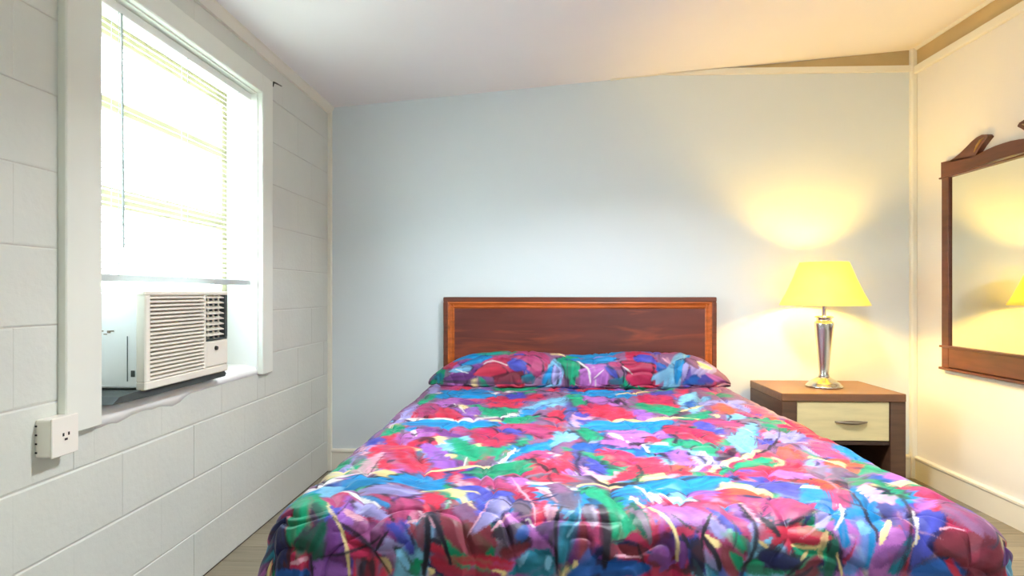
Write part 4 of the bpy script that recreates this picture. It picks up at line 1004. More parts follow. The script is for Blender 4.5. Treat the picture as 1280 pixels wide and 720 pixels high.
*dk -526 1578 -514 1572 -497 1561 -480 1548 -465 1540 -451 1529 -440 1520 -428 1510 -414 1499 -402 1482 -388 1465 -376 1450 -365 1437 -362 1439 -371 1452 -385 1467 -396 1486 -411 1501 -422 1514 -434 1525 -448 1535 -463 1544 -477 1555 -497 1565 -514 1576 -526 1582
*dk -402 1493 -394 1501 -385 1516 -376 1531 -371 1542 -373 1544 -382 1533 -391 1520 -399 1505 -405 1495
dk -448 1478 -428 1486 -405 1484 -399 1461 -402 1439 -419 1433 -440 1437 -448 1456
wi -322 1555 -307 1574 -287 1580 -279 1540 -279 1505 -293 1512 -310 1529 -322 1542
*pk -330 1561 -322 1565 -307 1574 -296 1582 -287 1589 -290 1591 -299 1587 -310 1578 -325 1569 -330 1563
*pk -313 1610 -307 1604 -299 1593 -290 1584 -281 1578 -276 1569 -270 1563 -267 1557 -261 1550 -259 1552 -261 1559 -267 1565 -270 1574 -279 1584 -287 1593 -296 1602 -304 1610 -313 1616
*dk -287 1584 -287 1569 -284 1550 -281 1531 -279 1512 -281 1495 -281 1473 -284 1454 -284 1441 -276 1439 -273 1452 -270 1471 -267 1493 -264 1512 -267 1531 -270 1552 -276 1572 -281 1587
*pk -609 1463 -598 1463 -586 1465 -575 1469 -566 1473 -569 1478 -577 1478 -589 1475 -600 1471 -615 1467
*dk -563 1480 -560 1471 -557 1456 -554 1443 -552 1435 -549 1435 -549 1446 -552 1458 -557 1471 -560 1480
gr -223 1916 -186 1928 -123 1936 -60 1944 -22 1941 -59 1908 -120 1881 -183 1893
rd -30 1877 7 1904 60 1912 95 1869 109 1826 81 1813 40 1822 -6 1847
wi -273 1608 -253 1634 -224 1653 -190 1642 -158 1616 -141 1593 -129 1569 -112 1552 -98 1535 -103 1518 -115 1501 -141 1490 -169 1486 -195 1497 -215 1514 -233 1531 -244 1552 -261 1578
mg -250 1608 -210 1623 -161 1625 -146 1604 -149 1582 -169 1572 -195 1569 -230 1584
mv -230 1642 -201 1661 -164 1655 -149 1614 -149 1589 -169 1580 -195 1582 -218 1606
rd -310 1698 -299 1715 -281 1713 -264 1702 -250 1676 -253 1638 -264 1614 -279 1602 -293 1602 -304 1636
rd -270 1516 -256 1516 -233 1505 -221 1493 -207 1475 -187 1465 -164 1461 -126 1456 -98 1454 -86 1448 -98 1443 -155 1439 -221 1441 -247 1458 -259 1482 -270 1503
rd -207 1486 -175 1490 -126 1488 -89 1482 -60 1475 -55 1463 -63 1454 -95 1452 -135 1456 -181 1471
bl -253 1768 -227 1783 -187 1785 -146 1755 -109 1719 -83 1710 -72 1698 -77 1653 -95 1612 -112 1584 -129 1569 -149 1584 -164 1610 -161 1625 -161 1646 -190 1691 -227 1740 -247 1757
lv -135 1625 -126 1657 -115 1683 -92 1687 -72 1672 -75 1642 -86 1612 -100 1584 -115 1567 -126 1563 -138 1561 -158 1548 -172 1540 -164 1557 -149 1582 -141 1604
*pk -175 1535 -164 1552 -149 1580 -138 1619 -129 1668 -132 1672 -141 1623 -152 1582 -167 1552 -178 1535
cm -264 1738 -250 1736 -224 1715 -187 1661 -161 1621 -167 1623 -184 1638 -204 1655 -227 1678 -250 1710
*cm -218 1728 -207 1721 -190 1717 -172 1715 -164 1717 -164 1721 -175 1725 -190 1730 -207 1732 -218 1732
mg -213 1839 -169 1849 -109 1845 -66 1802 -46 1762 -57 1747 -86 1747 -115 1768 -149 1800 -192 1824
or -101 1859 -73 1868 -39 1862 -29 1843 -29 1817 -43 1796 -63 1790 -86 1822
cr -86 1734 -57 1747 -20 1736 -6 1687 -3 1640 -11 1634 -26 1651 -60 1691
*pk -72 1813 -63 1779 -46 1730 -32 1678 -20 1636 -14 1610 -14 1591 -11 1578 -11 1567 -9 1567 -9 1578 -9 1591 -11 1612 -17 1642 -29 1687 -43 1736 -60 1785 -72 1819
gy -69 1659 -55 1674 -34 1661 -23 1616 -17 1591 -34 1587 -57 1595 -66 1621
dk -109 1544 -98 1559 -77 1572 -63 1572 -49 1563 -32 1548 -26 1531 -40 1518 -60 1510 -86 1512 -106 1518 -112 1529
*pk -118 1546 -106 1555 -92 1569 -80 1584 -72 1599 -72 1602 -83 1589 -98 1574 -109 1559 -118 1548
cb -57 1552 -52 1561 -43 1567 -34 1567 -29 1559 -26 1546 -29 1533 -34 1525 -43 1520 -52 1525 -57 1533 -60 1542
*wh -32 1576 -32 1576 -29 1578 -29 1580 -26 1580 -23 1574 -20 1567 -14 1561 -11 1557 -9 1557 -11 1561 -17 1569 -20 1578 -26 1582 -29 1584 -32 1582 -32 1578 -34 1578
rd -17 1614 -6 1644 12 1663 23 1651 29 1623 23 1593 14 1574 3 1563 -11 1563 -17 1584
pk 12 1621 29 1629 46 1623 43 1599 35 1582 26 1576 20 1578 12 1595
*pk -3 1730 3 1721 12 1710 20 1700 26 1689 32 1676 37 1661 43 1646 46 1638 49 1646 46 1659 43 1676 37 1696 32 1715 23 1725 14 1736 3 1743 -3 1745
gm -11 1557 20 1576 49 1587 49 1574 40 1552 37 1529 35 1510 20 1516 6 1531 -9 1544
wi -98 1505 -60 1518 -26 1522 -29 1508 -46 1488 -69 1482 -89 1482 -100 1493
te -60 1461 -37 1486 -11 1510 12 1514 26 1510 35 1503 37 1490 43 1467 35 1446 -17 1441 -63 1443 -72 1450
lc -60 1475 -43 1488 -26 1497 -32 1480 -46 1461 -57 1465
*lc 23 1490 17 1486 14 1475 14 1467 14 1461 23 1458 26 1465 29 1473 32 1482 29 1490
*cm -115 1452 -109 1452 -100 1450 -92 1450 -89 1448 -89 1450 -89 1450 -89 1448 -92 1446 -89 1443 -86 1443 -83 1446 -80 1450 -86 1454 -92 1456 -100 1456 -109 1456 -115 1456
cm -270 1458 -259 1458 -247 1454 -250 1450 -259 1446 -264 1452
te 46 1565 58 1582 72 1593 92 1640 109 1693 109 1631 101 1578 92 1544 81 1512 69 1482 58 1463 49 1461 43 1478 43 1518
cy 89 1678 98 1698 104 1685 104 1625 98 1593 92 1593 89 1604 86 1634
*lc 60 1587 66 1589 69 1593 75 1597 78 1599 81 1602 83 1604 86 1606 89 1608 89 1612 86 1612 83 1612 81 1610 75 1608 72 1604 66 1597 63 1593 60 1589
*lc 104 1678 104 1655 104 1625 104 1606 101 1589 95 1574 83 1559 75 1548 69 1540 72 1537 78 1546 86 1559 98 1572 104 1587 106 1604 106 1627 106 1657 106 1681
*dk 58 1625 52 1616 46 1606 40 1591 37 1569 37 1540 37 1503 40 1469 43 1446 46 1446 46 1469 46 1503 46 1540 46 1569 49 1589 52 1602 58 1612 60 1621
lm 106 1610 121 1636 138 1646 144 1604 147 1576 135 1565 124 1567 112 1584
wi 104 1589 115 1569 127 1540 132 1527 135 1512 127 1488 112 1471 98 1478 86 1490 83 1503 83 1518 92 1555
dk 118 1693 135 1698 155 1681 164 1636 170 1599 172 1574 172 1548 170 1516 167 1493 161 1486 152 1493 147 1518 144 1548 149 1569 155 1589 147 1610 135 1634 124 1670
gr 109 1755 121 1777 149 1785 187 1802 213 1760 198 1597 187 1533 178 1527 172 1540 172 1563 172 1595 167 1629 155 1681 129 1723
cb 106 1478 121 1501 132 1516 144 1510 152 1493 161 1467 155 1448 109 1443 69 1446 81 1458
cb 155 1480 170 1488 184 1490 187 1469 184 1448 170 1443 155 1448 152 1463
cm 81 1463 83 1473 86 1484 95 1482 98 1473 89 1467
wi 167 1520 178 1529 187 1527 190 1512 184 1493 172 1482 161 1480 161 1499
gy 14 1725 43 1764 81 1781 101 1760 109 1717 104 1651 89 1610 72 1612 52 1631 26 1676
mv 23 1792 37 1817 58 1822 75 1794 81 1755 60 1725 37 1715 26 1749
*dk 29 1621 37 1619 52 1619 66 1619 78 1619 78 1621 66 1623 52 1623 37 1625 29 1623
*gm -293 1591 -290 1587 -284 1584 -279 1580 -273 1576 -264 1565 -256 1552 -244 1540 -238 1533 -233 1535 -238 1546 -244 1559 -253 1574 -261 1587 -273 1597 -281 1602 -287 1602 -293 1602
*dk -276 1584 -270 1574 -261 1561 -253 1546 -244 1531 -236 1516 -230 1497 -221 1480 -218 1467 -213 1469 -215 1482 -221 1499 -227 1518 -236 1535 -244 1550 -253 1565 -261 1578 -270 1589
*dk -270 1520 -264 1518 -256 1514 -247 1514 -241 1514 -241 1518 -247 1522 -253 1525 -261 1527 -267 1525
gr 167 1734 175 1747 193 1747 207 1725 221 1685 227 1614 236 1576 241 1559 241 1548 218 1540 193 1533 178 1527 172 1529 175 1555 178 1589 175 1616 170 1646 167 1696
*dk 152 1640 152 1621 152 1602 155 1587 155 1572 155 1561 155 1552 155 1542 155 1531 155 1514 152 1495 152 1478 152 1465 161 1465 167 1478 170 1495 172 1514 175 1529 178 1542 178 1555 178 1565 175 1578 172 1593 170 1612 167 1634 164 1653
dg 230 1672 241 1691 256 1685 264 1640 273 1602 276 1576 276 1552 276 1533 270 1520 259 1531 247 1548 236 1572 227 1602 227 1636
*gy 230 1640 236 1625 241 1608 247 1595 253 1582 256 1567 262 1550 264 1533 267 1525 273 1525 273 1535 273 1552 270 1572 267 1591 262 1610 253 1627 244 1646 239 1659
cy 221 1787 259 1834 311 1877 355 1902 406 1911 493 1907 559 1888 549 1851 503 1813 431 1785 353 1764 293 1745 247 1736 221 1753
mv 262 1723 282 1710 328 1689 385 1661 425 1644 402 1655 356 1678 302 1706
or 293 1674 316 1689 348 1676 388 1646 417 1612 417 1578 405 1559 385 1563 356 1574 333 1587 316 1604 296 1634
vi 316 1604 336 1593 359 1580 353 1574 342 1569 336 1572 328 1578 319 1593
cr 282 1578 299 1584 313 1578 322 1561 325 1544 313 1529 299 1522 285 1522 276 1531 273 1555
pu 270 1518 296 1537 325 1550 333 1537 333 1516 336 1488 333 1467 299 1469 267 1480 262 1499
pu 336 1535 348 1535 359 1522 359 1503 353 1482 348 1469 339 1467 333 1501
cr 330 1565 345 1572 365 1572 376 1565 385 1559 376 1548 365 1540 353 1537 342 1540 330 1552
*dk 328 1602 336 1593 348 1580 359 1569 368 1561 376 1557 382 1555 385 1552 388 1550 391 1552 388 1555 382 1557 376 1559 371 1565 362 1572 351 1584 339 1595 330 1606
lv 414 1599 425 1599 443 1591 457 1576 463 1561 454 1550 440 1546 428 1546 420 1557 414 1578
bl 422 1646 434 1631 454 1608 468 1591 483 1578 489 1563 491 1552 486 1546 474 1546 466 1555 454 1572 434 1604
cm 402 1548 420 1544 434 1533 437 1520 434 1510 428 1512 420 1516 414 1527 408 1537 402 1544
lv 397 1522 402 1516 411 1503 422 1497 428 1490 428 1475 425 1467 411 1473 397 1490 394 1510
wi 437 1531 451 1535 466 1525 474 1499 480 1471 477 1458 466 1454 451 1456 440 1469 434 1501
lg 434 1557 448 1563 466 1565 474 1552 477 1537 474 1525 471 1518 466 1522 460 1535 443 1546
gr 474 1542 489 1544 503 1540 506 1522 506 1505 497 1497 489 1499 480 1508 471 1520 468 1533
gr 454 1518 471 1512 489 1499 491 1480 489 1465 477 1465 468 1478 457 1499
dk 362 1527 374 1537 388 1537 394 1518 397 1497 397 1482 394 1469 397 1458 394 1452 362 1448 330 1450 339 1458 356 1475 359 1501
*dk 431 1610 422 1597 414 1582 402 1565 397 1552 394 1542 391 1531 391 1522 391 1516 394 1516 397 1522 397 1531 399 1540 405 1550 411 1563 420 1578 428 1595 434 1608
*dk 345 1550 345 1542 351 1531 356 1520 362 1516 365 1516 362 1525 359 1535 353 1546 348 1552
*dk 397 1542 399 1533 405 1518 414 1505 420 1495 422 1486 425 1478 425 1471 428 1465 434 1467 434 1471 437 1480 434 1488 431 1499 425 1512 417 1525 408 1537 402 1546
rd 529 1561 543 1580 569 1597 603 1610 629 1599 618 1548 603 1508 589 1508 569 1518 552 1529 537 1540 529 1550
mg 523 1713 572 1734 632 1740 661 1732 670 1704 649 1642 629 1604 612 1599 592 1604 578 1606 560 1616 532 1657
rd 445 1719 486 1728 526 1723 532 1698 517 1672 477 1659 437 1657 431 1687
og 529 1787 555 1790 583 1777 609 1755 618 1738 575 1725 526 1723 517 1753
ny 523 1516 543 1520 569 1518 589 1510 603 1497 606 1482 601 1469 580 1471 555 1480 540 1484 532 1493 523 1503
*cm 529 1531 532 1527 537 1525 543 1520 549 1520 552 1525 546 1527 543 1531 534 1533 532 1535
gr 517 1493 540 1484 566 1471 586 1469 601 1467 609 1461 598 1456 546 1452 494 1454 497 1473
pk 523 1674 532 1651 546 1616 557 1593 563 1578 549 1580 532 1593 520 1627
*dk 512 1657 512 1634 517 1616 520 1597 523 1584 523 1572 523 1559 520 1544 517 1533 514 1520 512 1508 506 1497 503 1486 497 1478 489 1467 483 1461 477 1454 480 1452 486 1456 494 1463 503 1473 512 1484 514 1495 520 1508 526 1520 529 1533 532 1546 532 1559 534 1574 534 1591 532 1608 526 1627 520 1649 520 1670
*dk 546 1604 549 1599 549 1591 555 1584 557 1576 563 1569 569 1561 575 1552 580 1548 586 1552 583 1559 580 1569 575 1580 572 1591 566 1597 563 1606 557 1610 555 1614
*dk 560 1565 560 1569 563 1574 563 1578 569 1580 580 1584 598 1587 615 1591 626 1593 626 1595 615 1595 598 1593 580 1589 569 1587 560 1580 557 1574 557 1569 557 1565
bl 572 1873 644 1860 716 1824 713 1781 690 1755 664 1757 632 1777 589 1828
*cm 543 1822 552 1817 563 1811 575 1800 586 1790 598 1777 609 1762 621 1751 626 1740 632 1751 626 1764 618 1781 606 1798 598 1817 583 1824 569 1828 557 1834 549 1837
cm 500 1800 520 1832 546 1858 549 1832 540 1800 517 1794
wi 190 1522 216 1525 244 1520 264 1508 267 1495 239 1490 204 1493 190 1508
cb 164 1480 190 1486 218 1486 244 1482 262 1473 267 1461 253 1450 201 1446 152 1448 149 1463
*dk 236 1520 239 1510 241 1497 247 1482 253 1473 256 1473 253 1484 250 1499 244 1512 241 1522
*pk 181 1493 195 1490 216 1490 233 1488 247 1490 247 1493 233 1493 216 1495 195 1495 184 1495
*wh 276 1826 285 1794 296 1749 310 1713 319 1687 322 1693 313 1721 302 1764 290 1809 279 1834
*wh 330 1747 345 1732 368 1715 391 1698 405 1687 408 1696 394 1710 374 1732 351 1749 333 1757
*cm 247 1706 253 1693 262 1674 270 1655 279 1636 285 1621 296 1610 302 1599 310 1589 316 1578 322 1567 328 1555 330 1542 333 1527 333 1505 333 1488 333 1475 336 1475 336 1488 336 1505 339 1527 336 1544 333 1559 328 1572 322 1582 316 1595 308 1608 299 1619 290 1631 282 1646 273 1666 264 1687 256 1704 250 1717
or 710 1994 745 1986 785 1954 812 1923 819 1894 773 1871 721 1869 705 1931
gy 812 2021 895 2053 980 2051 972 1973 937 1901 897 1892 857 1916 820 1966
og 807 1894 830 1875 851 1839 830 1783 807 1747 805 1770 807 1817 805 1864
og 959 2173 1003 2159 1041 2126 1039 2068 1019 2030 983 2066 949 2122 944 2156
cm 932 2172 946 2155 969 2123 986 2109 996 2099 988 2079 972 2074 949 2123
gr 743 2088 769 2109 791 2115 774 2076 751 2041 742 2058
bl 658 1849 701 1851 736 1832 718 1772 687 1723 655 1738 632 1775 635 1813
rd 557 1559 575 1576 609 1589 641 1584 667 1572 687 1565 701 1557 695 1537 681 1522 655 1525 621 1531 583 1544
mg 612 1721 664 1721 707 1696 704 1646 687 1612 652 1595 615 1589 586 1587 569 1595 575 1642
*dk 563 1580 572 1578 586 1576 603 1576 621 1578 641 1587 664 1602 684 1616 701 1631 701 1636 684 1623 664 1608 641 1593 624 1587 606 1582 589 1582 575 1582 563 1582
*dk 563 1584 563 1574 569 1563 575 1552 580 1548 586 1552 583 1561 580 1572 575 1584 569 1591
lv 675 1597 690 1610 707 1623 724 1623 733 1614 718 1591 701 1574 687 1572 678 1578 675 1587
cb 733 1708 756 1721 770 1710 761 1678 747 1649 736 1646 724 1653 727 1685
mg 796 1779 836 1811 859 1800 836 1725 799 1651 773 1636 759 1651 770 1710
cy 724 1584 750 1625 782 1668 759 1604 750 1563 750 1548 750 1537 738 1525 727 1520 721 1529 721 1548 718 1563
*wh 779 1678 773 1661 764 1640 756 1619 750 1608 741 1595 730 1580 721 1569 716 1563 716 1561 724 1567 733 1578 744 1589 756 1606 764 1623 773 1644 779 1666 784 1683
cy 767 1625 796 1653 819 1651 819 1608 819 1569 807 1533 793 1503 773 1475 747 1458 724 1452 710 1458 727 1482 753 1512 770 1537 782 1563 776 1572 764 1578 761 1599
rd 721 1488 736 1505 753 1525 764 1542 767 1548 759 1529 747 1508 738 1493 733 1484 724 1482
bm 859 1653 897 1685 928 1687 925 1651 914 1608 905 1580 894 1559 876 1557 859 1565 848 1597
cy 874 1817 897 1860 902 1841 882 1753 856 1655 848 1599 851 1576 842 1567 828 1569 822 1589 822 1627 845 1721
*dk 853 1779 848 1753 836 1710 828 1672 816 1631 813 1608 816 1593 816 1578 819 1567 816 1557 813 1548 810 1540 810 1535 813 1535 813 1540 819 1548 822 1559 825 1572 825 1584 822 1597 822 1616 828 1644 836 1681 845 1721 853 1757 859 1785
lc 782 1593 799 1597 816 1593 813 1578 807 1563 793 1557 782 1559 776 1574
dg 718 1552 718 1537 713 1510 704 1482 693 1456 678 1452 670 1456 675 1475 687 1501 701 1531
cm 687 1557 695 1565 701 1561 693 1540 678 1514 672 1488 670 1473 664 1495 667 1522 675 1542
*cm 609 1525 618 1522 626 1520 638 1516 647 1516 655 1516 664 1518 672 1520 678 1522 675 1525 672 1525 664 1522 655 1522 649 1522 638 1522 629 1525 618 1527 612 1529
*cm 647 1516 641 1512 632 1505 626 1497 624 1493 626 1490 632 1495 638 1501 644 1508 647 1512
*cm 710 1510 710 1505 710 1499 710 1490 710 1484 710 1475 713 1469 713 1461 713 1456 716 1458 718 1463 718 1469 716 1478 716 1484 716 1493 716 1499 713 1505 713 1510
wi 615 1469 632 1488 655 1501 664 1490 670 1473 672 1463 664 1456 641 1454 618 1456 612 1461
ny 549 1512 575 1512 603 1505 621 1497 624 1486 609 1473 586 1463 563 1458 543 1463 540 1488
*dk 589 1454 603 1463 618 1475 635 1490 647 1499 644 1501 632 1493 615 1480 601 1467 589 1456
gr 543 1467 572 1465 589 1461 569 1456 543 1454 537 1461
gr 918 1960 942 1955 976 1921 1003 1866 1017 1809 1000 1755 977 1719 960 1708 945 1719 951 1770 957 1841 936 1910
pk 914 1843 934 1847 948 1824 954 1772 945 1719 911 1683 879 1672 874 1691 879 1732 894 1790
cm 862 1602 868 1599 865 1587 848 1561 830 1540 819 1529 813 1529 819 1544 830 1563 848 1584
te 853 1518 876 1540 897 1550 888 1531 874 1505 859 1482 845 1465 830 1461 822 1467 833 1490
pu 810 1520 833 1533 853 1535 868 1527 871 1514 845 1495 813 1478 796 1471 787 1475 793 1497
bl 934 1627 980 1649 1014 1646 1014 1625 1000 1597 974 1565 951 1537 942 1518 934 1505 905 1490 879 1486 888 1518 908 1559 917 1593
or 980 1706 1006 1721 1032 1723 1037 1704 1029 1676 994 1653 963 1642 965 1672
*wh 940 1640 934 1625 928 1608 925 1595 922 1582 914 1567 908 1555 899 1540 897 1531 899 1531 905 1540 911 1552 920 1567 928 1582 934 1599 937 1614 942 1631 945 1644
cm 911 1555 920 1559 920 1552 902 1535 885 1522 897 1537
*dk 931 1834 940 1819 951 1798 960 1770 965 1747 960 1717 951 1689 940 1657 925 1625 917 1606 911 1589 902 1574 897 1561 888 1546 879 1531 874 1518 865 1505 859 1493 853 1480 848 1467 842 1461 845 1458 851 1467 856 1478 865 1490 871 1503 876 1516 885 1531 894 1544 902 1559 911 1574 917 1589 925 1608 937 1634 948 1663 963 1700 971 1732 977 1764 971 1787 960 1811 948 1834 940 1849
wi 957 1550 968 1561 988 1567 1023 1572 1060 1567 1184 1666 1121 1525 1132 1490 1112 1461 1040 1458 997 1463 986 1480 983 1497 968 1501 957 1505 951 1527
*pk 968 1567 977 1569 986 1569 994 1572 1006 1574 1014 1574 1023 1572 1032 1572 1037 1572 1037 1574 1034 1576 1026 1578 1017 1578 1009 1578 997 1576 986 1574 977 1572 971 1572
mv 1063 1760 1080 1745 1086 1696 1092 1661 1126 1666 1144 1634 1158 1591 1175 1597 1126 1529 1083 1544 1055 1567 1029 1593 1014 1631 1037 1706
gm 1146 1663 1141 1610 1164 1591 1175 1580 1161 1520 1187 1649 1175 1672 1161 1678
pu 1167 1533 1181 1572 1195 1552 1227 1533 1253 1520 1261 1557 1155 1458 1126 1480 1118 1503 1132 1518
cb 908 1497 937 1501 963 1497 991 1480 997 1463 931 1458 868 1461 876 1478
rd 960 1501 968 1508 977 1501 986 1482 991 1463 983 1458 974 1463 963 1482
'''
PIL_STROKES = '''
dk 0 0 0 0 0 56 24 147 51 165 39 120 13 0 0 0
cy 109 376 143 421 181 483 205 477 217 438 205 394 184 355 160 330 136 324 115 341
lc 70 316 91 347 123 357 141 330 150 297 148 264 133 244 98 260
pu 70 246 103 258 138 256 160 227 168 200 153 184 125 176 90 173 61 180 58 213
*wh 96 318 106 291 119 266 133 246 141 237 143 242 134 256 120 279 106 306 98 326
rd 159 235 171 275 193 316 219 337 244 328 258 271 262 219 243 202 219 198 202 202 185 209 168 219
mg 260 427 289 450 328 465 353 448 370 407 380 343 383 283 379 237 370 211 358 204 345 219 342 264 337 326 317 368 294 401 270 417
bl 273 380 292 382 312 359 324 310 329 266 317 246 299 242 284 260 274 295 269 341
wi 219 198 263 225 312 242 322 213 312 182 284 169 253 167 227 178
gm 43 184 88 180 160 173 243 173 312 171 333 167 312 153 219 142 116 142 59 167
te 312 198 328 215 345 219 354 196 354 176 338 167 320 167 312 178
cy 379 184 384 219 395 271 408 318 417 337 417 283 413 223 407 186 401 169 388 171
lv 417 320 426 324 434 291 441 246 442 202 433 176 421 165 413 165 408 176 411 237
gr 422 399 444 436 473 456 484 436 489 384 489 297 484 231 472 200 458 194 452 231 447 295 431 349
*dk 416 365 422 349 429 328 437 308 443 285 446 256 448 221 451 192 453 178 457 178 457 194 456 225 454 264 451 304 443 335 433 357 424 374 418 384
*gr 163 533 176 510 194 502 214 504 233 504 252 500 269 502 287 504 298 512 297 560 283 679 268 586 248 617 229 624 210 615 190 597 170 644 159 605
*wh 189 330 195 337 203 351 213 361 222 365 234 355 248 335 260 316 269 306 270 314 262 328 249 351 234 376 222 390 212 386 202 370 193 351 188 341
*rd 55 409 68 382 83 384 96 401 105 425 101 479 89 510 66 683 53 661 43 686
te 8 176 18 341 35 405 51 306 61 233 58 194 48 169 25 155
gr 3 122 10 219 23 252 30 190 30 142 15 99
*cm 409 537 418 508 432 487 446 477 456 479 457 508 448 533 436 696 421 582 411 584
cy 464 438 503 469 553 458 591 469 616 469 618 405 603 355 569 349 529 361 502 376 481 392 464 411
gr 463 409 477 425 489 372 497 318 498 262 481 198 462 176 459 258
or 502 279 524 306 551 308 567 295 577 271 573 237 563 206 548 184 532 171 518 167 506 169 499 213
*wh 489 401 496 378 504 349 514 318 522 287 526 252 529 215 531 184 533 169 536 171 536 186 534 217 532 258 527 301 518 339 508 372 498 401 491 417
bl 581 304 592 318 607 299 618 242 623 194 616 186 602 194 588 242
*wh 576 275 569 258 559 235 551 213 544 198 546 194 553 206 562 225 571 250 577 268
te 593 186 615 194 637 194 642 178 637 165 620 153 602 157 593 171
mg 586 357 611 388 640 392 648 345 647 297 631 273 611 268 593 306
cr 640 392 681 380 726 341 737 304 737 262 733 225 728 194 728 171 723 149 703 130 681 147 662 169 650 186 652 219 655 266 642 332
bl 678 485 703 489 730 454 743 388 743 341 715 345 683 374 673 427
*dk 631 312 632 297 635 279 637 258 640 240 638 217 637 192 636 176 636 167 638 165 640 173 642 192 643 215 645 242 642 264 638 287 636 306 633 318
*wh 637 312 643 289 651 262 661 240 667 225 668 229 662 246 655 273 645 299 638 318
cb 743 341 760 345 777 324 781 285 776 250 763 235 750 237 742 285
lc 732 225 753 252 777 279 788 320 796 345 802 306 802 252 786 206 767 178 752 169 741 171 732 192
pk 767 403 777 417 788 405 790 357 786 326 775 355
cb 746 167 770 165 819 167 844 194 862 233 874 227 881 202 901 180 899 165 817 163
cy 805 365 820 409 832 392 832 297 827 217 817 178 806 167 800 180 797 217 798 285
lv 831 351 841 380 849 357 844 281 836 219 829 190 824 188 824 252
bl 881 227 894 242 910 240 924 200 929 169 905 161 881 167 876 190
or 900 264 921 271 950 262 969 221 976 171 961 167 939 180 914 223
cm 872 399 886 407 905 401 924 386 932 355 915 318 892 312 877 351
mv 834 429 850 440 869 419 877 353 877 299 864 297 847 320 836 372
dk 965 149 977 165 995 136 1000 2 1000 0 996 0 977 0 969 19
'''

PAL = {'cr': (202, 44, 92), 'rd': (224, 52, 84), 'mg': (196, 74, 128), 'pk': (232, 170, 190), 'pu': (128, 66, 150), 'vi': (168, 104, 206),
       'or': (198, 116, 204), 'lv': (168, 162, 224), 'lm': (186, 176, 200), 'bl': (78, 84, 196), 'bm': (92, 92, 168), 'ny': (44, 50, 104), 'cb': (34, 100, 190),
       'cy': (8, 150, 220), 'lc': (130, 198, 236), 'te': (34, 134, 164), 'gr': (8, 166, 120), 'dg': (26, 104, 84), 'cm': (248, 222, 156), 'wh': (242, 236, 232),
       'gy': (132, 112, 134), 'gm': (74, 62, 86), 'dk': (38, 34, 52), 'og': (236, 98, 70), 'mv': (152, 104, 146), 'wi': (150, 58, 76), 'ro': (156, 80, 140), 'lg': (150, 208, 186)}
PALN = {k: np.array(rgb(*v)[:3]) * (0.64 if k in ('cm', 'wh', 'pk', 'lc', 'lv') else 0.58) for k, v in PAL.items()}

def parse(txt):
    r = []
    for ln in txt.strip().split('\n'):
        t = ln.split()
        r.append((t[0], np.array(t[1:], dtype=float).reshape(-1, 2) / 1000.0))
    return r

def paint(canvas, GX, GY, polys, rag=0.012, sx=1.0, sy=1.0):
    """brush polygons on a colour canvas; edges fray along the stroke like dry paint"""
    H_, W_ = GX.shape
    gx, gy = GX[0], GY[:, 0]
    for n, (col, p) in enumerate(polys):
        c0 = p.mean(0); q = (p - c0) * (sx, sy)
        ev, vec = np.linalg.eigh(q.T @ q / len(q) + 1e-12 * np.eye(2))
        ax = vec[:, 1]; ay = np.array([-ax[1], ax[0]])
        thin = math.sqrt(max(ev[0], 1e-8))
        m = min(rag, 0.45 * thin + 0.0004)
        i0, i1 = np.searchsorted(gx, (p[:, 0].min() - 0.02 / sx, p[:, 0].max() + 0.02 / sx))
        j0, j1 = np.searchsorted(gy, (p[:, 1].min() - 0.02 / sy, p[:, 1].max() + 0.02 / sy))
        if i1 <= i0 or j1 <= j0: continue
        X = (GX[j0:j1, i0:i1] - c0[0]) * sx; Y = (GY[j0:j1, i0:i1] - c0[1]) * sy
        al = X * ax[0] + Y * ax[1]; ac_ = X * ay[0] + Y * ay[1]
        wl_ = m * 2.2 * noise2(al * 6 + n, ac_ * 75, 22)
        wc_ = m * 0.5 * noise2(al * 14 + n, ac_ * 14, 23)
        Xs = X + wl_ * ax[0] + wc_ * ay[0]; Ys = Y + wl_ * ax[1] + wc_ * ay[1]
        ins = np.zeros(X.shape)
        k = len(q)
        so = min(0.0045, 0.25 * thin + 0.0006)
        for jx, jy in ((-0.4, -0.9), (0.9, -0.3), (0.35, 0.9), (-0.9, 0.4), (0, 0)):
            xq = Xs + jx * so; yq = Ys + jy * so
            one = np.zeros(X.shape, bool)
            for a in range(k):
                xa_, ya_ = q[a]; xb_, yb_ = q[(a + 1) % k]
                if ya_ == yb_: continue
                cnd = (ya_ > yq) != (yb_ > yq)
                one ^= cnd & (xq < (xb_ - xa_) * (yq - ya_) / (yb_ - ya_) + xa_)
            ins += one * 0.2
        tone = 1 + 0.26 * noise2(al * 7 + n * 3, ac_ * 85, 24) + 0.10 * noise2(al * 12, ac_ * 20 + n, 25)
        op = np.clip(0.95 + 0.45 * noise2(al * 4.5 + n, ac_ * 62, 26), 0.5, 1.0)
        if col == 'dk': op = op * 0.9
        sub = canvas[j0:j1, i0:i1]
        w_ = (ins * op)[..., None]
        sub[:] = sub * (1 - w_) + PALN[col] * tone[..., None] * w_

